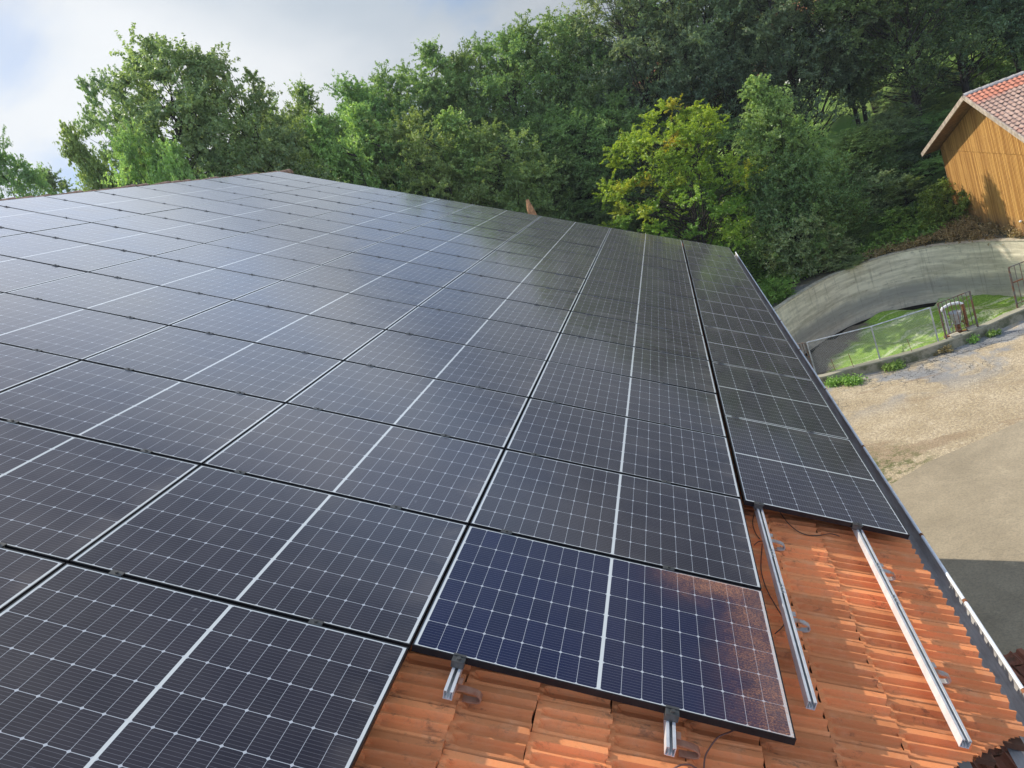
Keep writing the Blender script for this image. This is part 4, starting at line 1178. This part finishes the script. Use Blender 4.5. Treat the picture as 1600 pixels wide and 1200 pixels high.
def make_tree(kind, seed, H, Wc, cb, npuff, per, leaf, puff, leafmat, shape='oval', lean=0.0, trunks=1, gap=0.0):
    rs = np.random.default_rng(seed)
    pts = []; tries = 0
    lobes = rs.normal(size=(9, 3)); lobes /= np.linalg.norm(lobes, axis=1)[:, None]; lamp = rs.uniform(-0.28, 0.30, 9)
    while len(pts) < npuff and tries < npuff * 60:
        tries += 1
        tt = rs.random(); ph = rs.random() * 2 * np.pi; rr = rs.random() ** 0.42
        if shape == 'oval': prof = np.sqrt(max(0, 1 - (2 * tt - 0.85) ** 2 / 1.35)) if tt < .92 else 0.35
        elif shape == 'cone': prof = (1 - tt) ** 0.62 * (0.55 + 0.45 * min(1, tt * 6))
        elif shape == 'round': prof = np.sqrt(max(0, 1 - (2 * tt - 1) ** 2))
        else: prof = np.sin(np.pi * (0.12 + 0.80 * tt)) ** 0.6
        dirv = np.array([np.cos(ph), np.sin(ph), (tt - .5) * 1.2]); dirv /= np.linalg.norm(dirv)
        ml = 1 + (lamp * np.clip(lobes @ dirv, 0, 1) ** 4).sum()
        x = Wc / 2 * prof * rr * ml * np.cos(ph); y = Wc / 2 * prof * rr * ml * np.sin(ph); z = H * (cb + (1 - cb) * tt)
        if gap and np.sin(x * 1.3 + seed) * np.sin(y * 1.1 + 1.7 * seed) * np.sin(z * 0.9 + seed) > gap: continue
        p = np.array([x, y, z])
        if pts and np.min(((np.array(pts[-400:]) - p) ** 2).sum(1)) < (puff * 0.42) ** 2: continue
        pts.append(p)
    C_ = np.array(pts); nC = len(C_)
    tops = rs.integers(0, nC, max(3, nC // 9))
    R_ = puff * rs.uniform(0.6, 1.35, nC)
    R_ *= np.clip(1.25 - 0.5 * (C_[:, 2] / H - cb) / (1 - cb), 0.6, 1.2)
    root = np.array([0.0, 0, 0])
    # trunks
    tp = []; tr_ = []
    m_ = 9
    bases = [np.array([0, 0, 0.0])] if trunks == 1 else [np.array([rs.normal() * .25, rs.normal() * .25, 0]) for _ in range(trunks)]
    tips = []
    for b in bases:
        tip = np.array([lean + rs.normal() * Wc * (0.03 if trunks == 1 else .09), rs.normal() * Wc * (0.03 if trunks == 1 else .09), H * (0.90 if trunks == 1 else rs.uniform(.72, .88))])
        s_ = np.linspace(0, 1, m_)[:, None]
        path = b + (tip - b) * s_ + np.stack([np.sin(s_[:, 0] * 5 + rs.random() * 6) * .02 * H * s_[:, 0], np.cos(s_[:, 0] * 4 + rs.random() * 6) * .015 * H * s_[:, 0], 0 * s_[:, 0]], 1)
        path[0, 2] = -0.6
        r0 = H * 0.0135 / (trunks ** 0.4)
        tp.append(path); tr_.append(r0 * (1 - 0.9 * s_[:, 0] ** 1.1)); tips.append(path)
    tp = np.array(tp); tr_ = np.array(tr_)
    tv, tq = tubes_np(tp, tr_, 7)
    # limbs to every puff
    bm = 6; paths = []; rads = []
    for c in C_:
        path = tips[rs.integers(len(tips))]
        zs = max(H * cb * 0.75, c[2] - np.hypot(c[0], c[1]) * rs.uniform(0.5, 1.1) - 0.2); zs = min(zs, c[2] - 0.1)
        k = np.interp(zs, path[:, 2], np.arange(m_)); k0 = int(min(k, m_ - 2)); s0 = path[k0] + (path[k0 + 1] - path[k0]) * (k - k0)
        s_ = np.linspace(0, 1, bm)[:, None]
        pp = s0 + (c - s0) * s_; pp[:, 2] += (np.sin(s_[:, 0] * np.pi) * 0.06 * np.linalg.norm(c - s0)) * rs.uniform(-0.6, 0.6)
        pp[1:-1] += rs.normal(size=(bm - 2, 3)) * 0.04 * np.linalg.norm(c - s0)
        paths.append(pp); rr = 0.006 + 0.009 * np.linalg.norm(c - s0); rads.append(rr * (1 - 0.85 * s_[:, 0]))
    bv, bq = tubes_np(np.array(paths), np.array(rads), 4)
    wv = np.concatenate([tv, bv]); wq = np.concatenate([tq, bq + len(tv)])
    trunk = mesh_np('trunk', wv, wq, M_bark, smooth=True)
    # leaves
    v, q, n = leaf_cloud(rs, C_, R_, per, leaf, 0.45, 0.85, sprigs=14)
    pr = np.repeat(rs.random(nC), per)
    tint = np.clip(0.34 + 0.8 * (pr - .5) + 0.7 * (rs.random(n) - 0.4), 0, 1)
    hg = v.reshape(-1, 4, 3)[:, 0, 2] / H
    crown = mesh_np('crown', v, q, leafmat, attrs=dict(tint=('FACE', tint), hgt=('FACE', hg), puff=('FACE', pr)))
    o = bpy.data.objects.new(kind, None); COL.objects.link(o); o.empty_display_size = 1
    trunk.parent = o; crown.parent = o
    return o, H, Wc


PROTO = {}
def proto(key, *a, **k):
    o, H, Wc = make_tree(*a, **k); PROTO[key] = [o, H, Wc, False]
proto('alder1', 'alder_tree', 1, 19, 8.6, .26, 160, 440, .085, 1.05, M_leaf['alder'], 'oval', gap=.2)
proto('alder2', 'alder_tree', 2, 19, 8.0, .22, 160, 440, .085, 1.0, M_leaf['alder'], 'cone', gap=.15)
proto('alder3', 'alder_tree', 6, 19, 9.0, .30, 140, 440, .085, 1.1, M_leaf['alder'], 'oval', trunks=2, gap=.12)
proto('robinia1', 'robinia_tree', 3, 20, 10.5, .34, 140, 440, .085, 1.2, M_leaf['robinia'], 'round', trunks=2, gap=.12)
proto('robinia2', 'robinia_tree', 4, 20, 9.5, .28, 150, 440, .085, 1.1, M_leaf['robinia'], 'oval', gap=.14)
proto('willow1', 'willow_tree', 5, 14, 7.8, .10, 190, 560, .075, 0.95, M_leaf['willow'], 'cone', trunks=3)
proto('willow2', 'willow_tree', 7, 14, 8.2, .08, 200, 560, .075, 0.95, M_leaf['willow'], 'oval', trunks=3)
proto('poplar', 'poplar_tree', 8, 24, 10.5, .14, 210, 520, .09, 1.25, M_leaf['poplar'], 'round', trunks=3, gap=.3)
proto('poplar2', 'poplar_tree', 18, 24, 9.0, .14, 180, 520, .09, 1.2, M_leaf['poplar'], 'oval', trunks=2, gap=.3)
proto('maple', 'maple_tree', 9, 12.5, 8.4, .16, 170, 400, .07, 0.68, M_leaf['maple'], 'round', trunks=4, gap=.06)
proto('elder', 'elder_shrub', 10, 5.5, 4.2, .12, 70, 330, .065, .6, M_leaf['elder'], 'round', trunks=3, gap=.3)
proto('bush', 'green_bush', 11, 2.6, 3.6, .05, 55, 380, .055, .5, M_leaf['weed'], 'round', trunks=3)
rt = random.Random(77)


def tree(key, px, py, Y, width, label, cat=None, group=None, rot=None):
    """top of the crown at the height where the ray through (px, py) meets the depth Y"""
    p0, H, Wc, used = PROTO[key]
    T = at(px, py, Y); zb = float(terr(T[0], Y)) - 0.1
    if not used: o = p0; PROTO[key][3] = True
    else: o = copy_tree(p0)
    sz = (T[2] - zb) / H
    if width is None: width = Wc * sz
    sx = width / Wc
    o.location = (T[0], Y, zb); o.scale = (sx, sx, sz); o.rotation_euler = (0, 0, rt.uniform(0, 6.28) if rot is None else rot)
    tag(o, label, cat or {'elder': 'shrub', 'bush': 'bush'}.get(key, 'tree'), group)
    return o


G1 = 'tall trees along the skyline'; G2 = 'green trees just behind the roof'; G3 = 'dark trees of the wood'
tree('poplar', 226, 76, 36, 10.4, 'big grey green tree with several heads above the ridge, against the clouds')
tree('poplar2', 322, 90, 37, 7.4, 'right head of the big tree group above the ridge, with sky gaps')
tree('poplar2', 150, 130, 36, 5.6, 'left head of the big tree group above the ridge, lower than its middle')
tree('willow1', 108, 207, 34, 5.0, 'low pale tree at the left foot of the big tree group')
tree('alder1', -22, 232, 44, 6.5, 'tree cut by the left picture edge beyond the ridge', None)
tree('alder2', 66, 268, 60, 8.0, 'small distant tree top right of the tree at the left edge')
tree('willow2', 205, 228, 31, 5.4, 'bright green bushy top in front of the big tree group, over the ridge')
tree('willow1', 268, 232, 30, 4.8, 'bright green shrubby tree above the ridge caps, right of the bushy top')
tree('alder3', 398, 178, 52, 8.4, 'dark round tree between the big tree group and the tall wood', None, G1)
tree('alder2', 472, 134, 54, 7.6, 'pointed tree top standing alone right of the dark round tree', None, G1)
tree('alder1', 548, 132, 60, 8.3, 'first tree of the tall wood at its left end, thin feathery top', None, G1)
tree('alder3', 608, 114, 61, 8.6, 'tall alder whose top is second from the left end of the wood', None, G1)
tree('alder2', 664, 74, 60, 8.8, 'tall feathery alder sticking up from the middle of the skyline', None, G1)
tree('alder1', 716, 86, 62, 8.6, 'broad alder just right of the feathery one on the skyline', None, G1)
tree('alder1', 772, 62, 60, 9.3, 'broad bright crowned alder where the skyline turns steeply upward', None, G1)
tree('alder3', 830, 36, 61, 9.5, 'tall alder with visible dark stems above the middle of the roof edge', None, G1)
tree('alder2', 888, 28, 62, 9.3, 'last alder whose top still shows against the sky, near the top edge', None, G1)
tree('robinia1', 948, -44, 62, 11.0, 'tall tree cut by the top edge, next right of the last against the sky', None, G3)
tree('robinia2', 1015, -80, 62, 11.4, 'grey green tree cut by the top edge, straight above the yellowing tree', None, G3)
tree('robinia1', 1090, -90, 62, 11.0, 'grey green tree cut by the top edge, above the yellowing tree right half', None, G3)
tree('robinia2', 1168, -120, 60, 10.5, 'robinia behind the bright green tree, upper left of it', None, G3)
tree('robinia1', 1262, -130, 61, 11., 'dark stemmed robinia directly behind the bright green tree', None, G3)
tree('alder3', 1350, -160, 58, 9.5, 'dark tree with a clear stem between the bright green tree and the barn', None, G3)
tree('robinia2', 1440, -170, 62, 11., 'dark tree left of the barn gable, crown over the top edge', None, G3)
tree('robinia1', 1535, -200, 64, 10.5, 'dark tree rising behind the barn ridge', None, G3)
tree('robinia2', 1625, -230, 62, 10.5, 'dark tree at the upper right picture corner behind the barn', None, G3)
tree('willow2', 436, 186, 46, 8.4, 'bright green tree right above the ridge end of the roof', None, G2)
tree('willow1', 497, 190, 46, 8.2, 'bright green tree second from the ridge end, behind the roof', None, G2)
tree('willow1', 558, 172, 50, 9.6, 'tall bright green tree third from the ridge end, behind the roof', None, G2)
tree('willow2', 626, 200, 50, 9.6, 'low bright green tree below the feathery alder', None, G2)
tree('willow1', 694, 182, 52, 9.6, 'light green pointed tree rising over the middle of the far roof edge', None, G2)
tree('willow2', 748, 212, 52, 9.2, 'broad light green tree right of the pointed one over the far roof edge', None, G2)
tree('willow1', 796, 268, 51, 7.0, 'low dark green tree at the right end of the light green row', None, G2)
tree('maple', 1030, 172, 47, 9.8, 'loose yellowing maple over the far corner of the panels', None, None, 0.6)
tree('willow1', 1178, 126, 47.0, 6.8, 'bright green tree with a pointed head, between yellowing maple and dark wood')
tree('willow2', 1228, 198, 49.0, 5.8, 'green tree with a lower rounded head beside the pointed bright green tree')
tree('elder', 1212, 300, 46.2, 4.6, 'pale green shrub with grey twigs above the left end of the pit wall')
tree('elder', 1285, 372, 46.2, 3.4, 'pale leaved shrub behind the pit wall, under the rounded green tree')
tree('elder', 1322, 402, 45.6, 2.2, 'small whitish green bush peeping over the pit coping')
tree('bush', 1200, 440, 43.6, 3.0, 'dark low bush at the left end of the pit coping')
tree('bush', 1472, 288, 46.9, 3.2, 'dense green bush against the left corner of the boarded barn')
tree('bush', 1400, 330, 47.5, 4.4, 'low green bush on the dark slope left of the barn')
for i, (px, py, Y) in enumerate([(560, 150, 74), (690, 120, 75), (800, 100, 76), (905, 50, 78), (1000, 20, 80), (1120, -10, 80), (1310, -60, 80),
                                 (1400, -60, 80), (1490, -100, 82), (1580, -120, 82), (430, 200, 64), (350, 230, 60)]):
    tree(['alder1', 'robinia2', 'alder3', 'robinia1'][i % 4], px, py, Y, 11.0, 'dark tree in the deep rows of the wood, behind the front trees', None, 'trees in the deep rows of the wood')
for i, (px, py, Y) in enumerate([(862, 240, 55), (905, 262, 56), (884, 170, 57), (950, 160, 57), (1120, 200, 56), (838, 180, 57)]):
    tree(['alder3', 'alder1'][i % 2], px, py, Y, 7.5, 'dark understorey tree in shade around the left side of the yellowing maple', None, 'understorey trees left of the maple')
for i, (px, py, Y, w_) in enumerate([(1335, 205, 54, 5.5), (1385, 175, 56, 5.5), (1362, 265, 51, 4.0), (1430, 185, 57, 6.0), (1480, 150, 60, 6.0), (1455, 250, 53, 4.5), (1410, 120, 66, 7.0), (1545, 60, 68, 8.0), (1490, 95, 70, 8.0), (1330, 330, 48.5, 3.2), (1408, 280, 50.5, 3.6)]):
    tree(['willow2', 'robinia2', 'elder', 'alder3', 'willow1'][i % 5], px, py, Y, w_, 'leafy undergrowth tree on the shaded slope between the rounded green tree and the barn', None, 'undergrowth trees left of the barn')
# leafless orange stump beside the dark wood
P0 = at(833, 335, 40); zb = float(terr(P0[0], 40))
mb = MB(); hh = at(833, 308, 40)[2] - zb
mb.tube([(0, 0, -0.3), (0.08, 0, hh * .5), (0.0, 0.03, hh * .85), (-.05, 0, hh * .95), (-.02, 0, hh)], [.42, .33, .27, .2, .08], 11)
M_stump = mt_flat('orange rotten wood', (0.34, 0.17, 0.08), 0.9, 0, 0.5, 6)
o = mb.build('tree_stump', M_stump); o.location = (P0[0], 40, zb); tag(o, 'broken orange stained tree stump just over the far roof edge', 'stump')


# ------------------------------------------------------------------ ground cover
def cover_mesh(name, P, size, mat, up, height, per, r, seed):
    rs = np.random.default_rng(seed)
    v, q, n = leaf_cloud(rs, P, np.full(len(P), r), per, size, up, height)
    return mesh_np(name, v, q, mat, attrs=dict(tint=('FACE', np.clip(rs.random(n) * .7 + np.repeat(rs.random(len(P)) * .4, per), 0, 1)), hgt=('FACE', np.zeros(n)), puff=('FACE', np.zeros(n))))
rs = np.random.default_rng(31)
x = rs.uniform(-12, 34, 2600); y = 45.8 + rs.random(2600) ** 1.5 * 26
ok = ~((x > 13.6) & (y < 47.5)) & (np.hypot(x - 8.3, y - 36.7) > 9.6)
x, y = x[ok], y[ok]
P = np.stack([x, y, terr(x, y) + 0.15 + rs.random(len(x)) * 0.35], 1)
o = cover_mesh('undergrowth', P, 0.10, M_leaf['weed'], .8, .55, 42, .75, 32); tag(o, kind='stuff')
# dry brush on the bank between the pit coping and the barn
x = rs.uniform(9.5, 19, 900); y = rs.uniform(36, 47.5, 900)
dR = np.array([np.min(np.hypot(outer[:, 0] - a, outer[:, 1] - b)) for a, b in zip(x, y)])
ok = ~inside(outer, x, y) & (x < XB - 0.05) & (dR < 4.5) & (y > 36)
x, y = x[ok], y[ok]
P = np.stack([x, y, terr(x, y) + 0.08 + rs.random(len(x)) * 0.3], 1)
o = cover_mesh('dry_brush', P, 0.055, M_leaf['dry'], .4, .6, 70, .38, 33); tag(o, kind='stuff')
# weeds along the foot of the low wall
def weeds(px0, py0, px1, py1, n, r, label, mat='weed', size=.045, seed=1):
    a = gp(px0, py0); b = gp(px1, py1); rs = np.random.default_rng(seed)
    s_ = rs.random(n); P = a + (b - a) * s_[:, None] + np.column_stack([rs.normal(size=n) * .06, rs.normal(size=n) * .12, rs.random(n) * .22])
    c0 = Vector(a * .5 + b * .5)
    o = cover_mesh('weed_patch', P - np.array(c0), size, M_leaf[mat], .6, .8, 60, r, seed); o.location = c0; tag(o, label, 'weeds', 'weeds at the foot of the low wall')
weeds(1290, 604, 1345, 598, 26, .28, 'wide green weed patch at the foot of the low wall next to the gutter edge', seed=41)
weeds(1385, 580, 1410, 574, 12, .24, 'small green weed patch against the low wall below the chain link fence', seed=42)
weeds(1500, 538, 1528, 531, 9, .18, 'green weeds under the slurry hopper', seed=43)
weeds(1548, 527, 1560, 524, 5, .16, 'tiny weed tuft on the gravel right of the hopper', seed=44)
weeds(1440, 562, 1495, 545, 10, .10, 'dry brown litter along the low wall left of the hopper', 'dry', .03, 45)
for k_, v_ in list(PROTO.items()):
    if not v_[3]:
        for ch in list(v_[0].children): bpy.data.objects.remove(ch)
        bpy.data.objects.remove(v_[0])

# thin summer haze
mb = MB(); mb.box((-245, -105, -14.5), (285, 330, 62))
def f_haze(t):
    nd = t.node('ShaderNodeVolumePrincipled'); nd.inputs['Color'].default_value = (0.86, 0.93, 1.0, 1)
    nd.inputs['Density'].default_value = 0.0003; nd.inputs['Anisotropy'].default_value = 0.25
    return nd.outputs[0]
M_haze = bpy.data.materials.new('haze'); M_haze.use_nodes = True
t = NT(M_haze.node_tree); t.n.clear(); out = t.node('ShaderNodeOutputMaterial'); t.l.new(f_haze(t), out.inputs['Volume'])
o = mb.build('haze', M_haze); tag(o, kind='stuff')
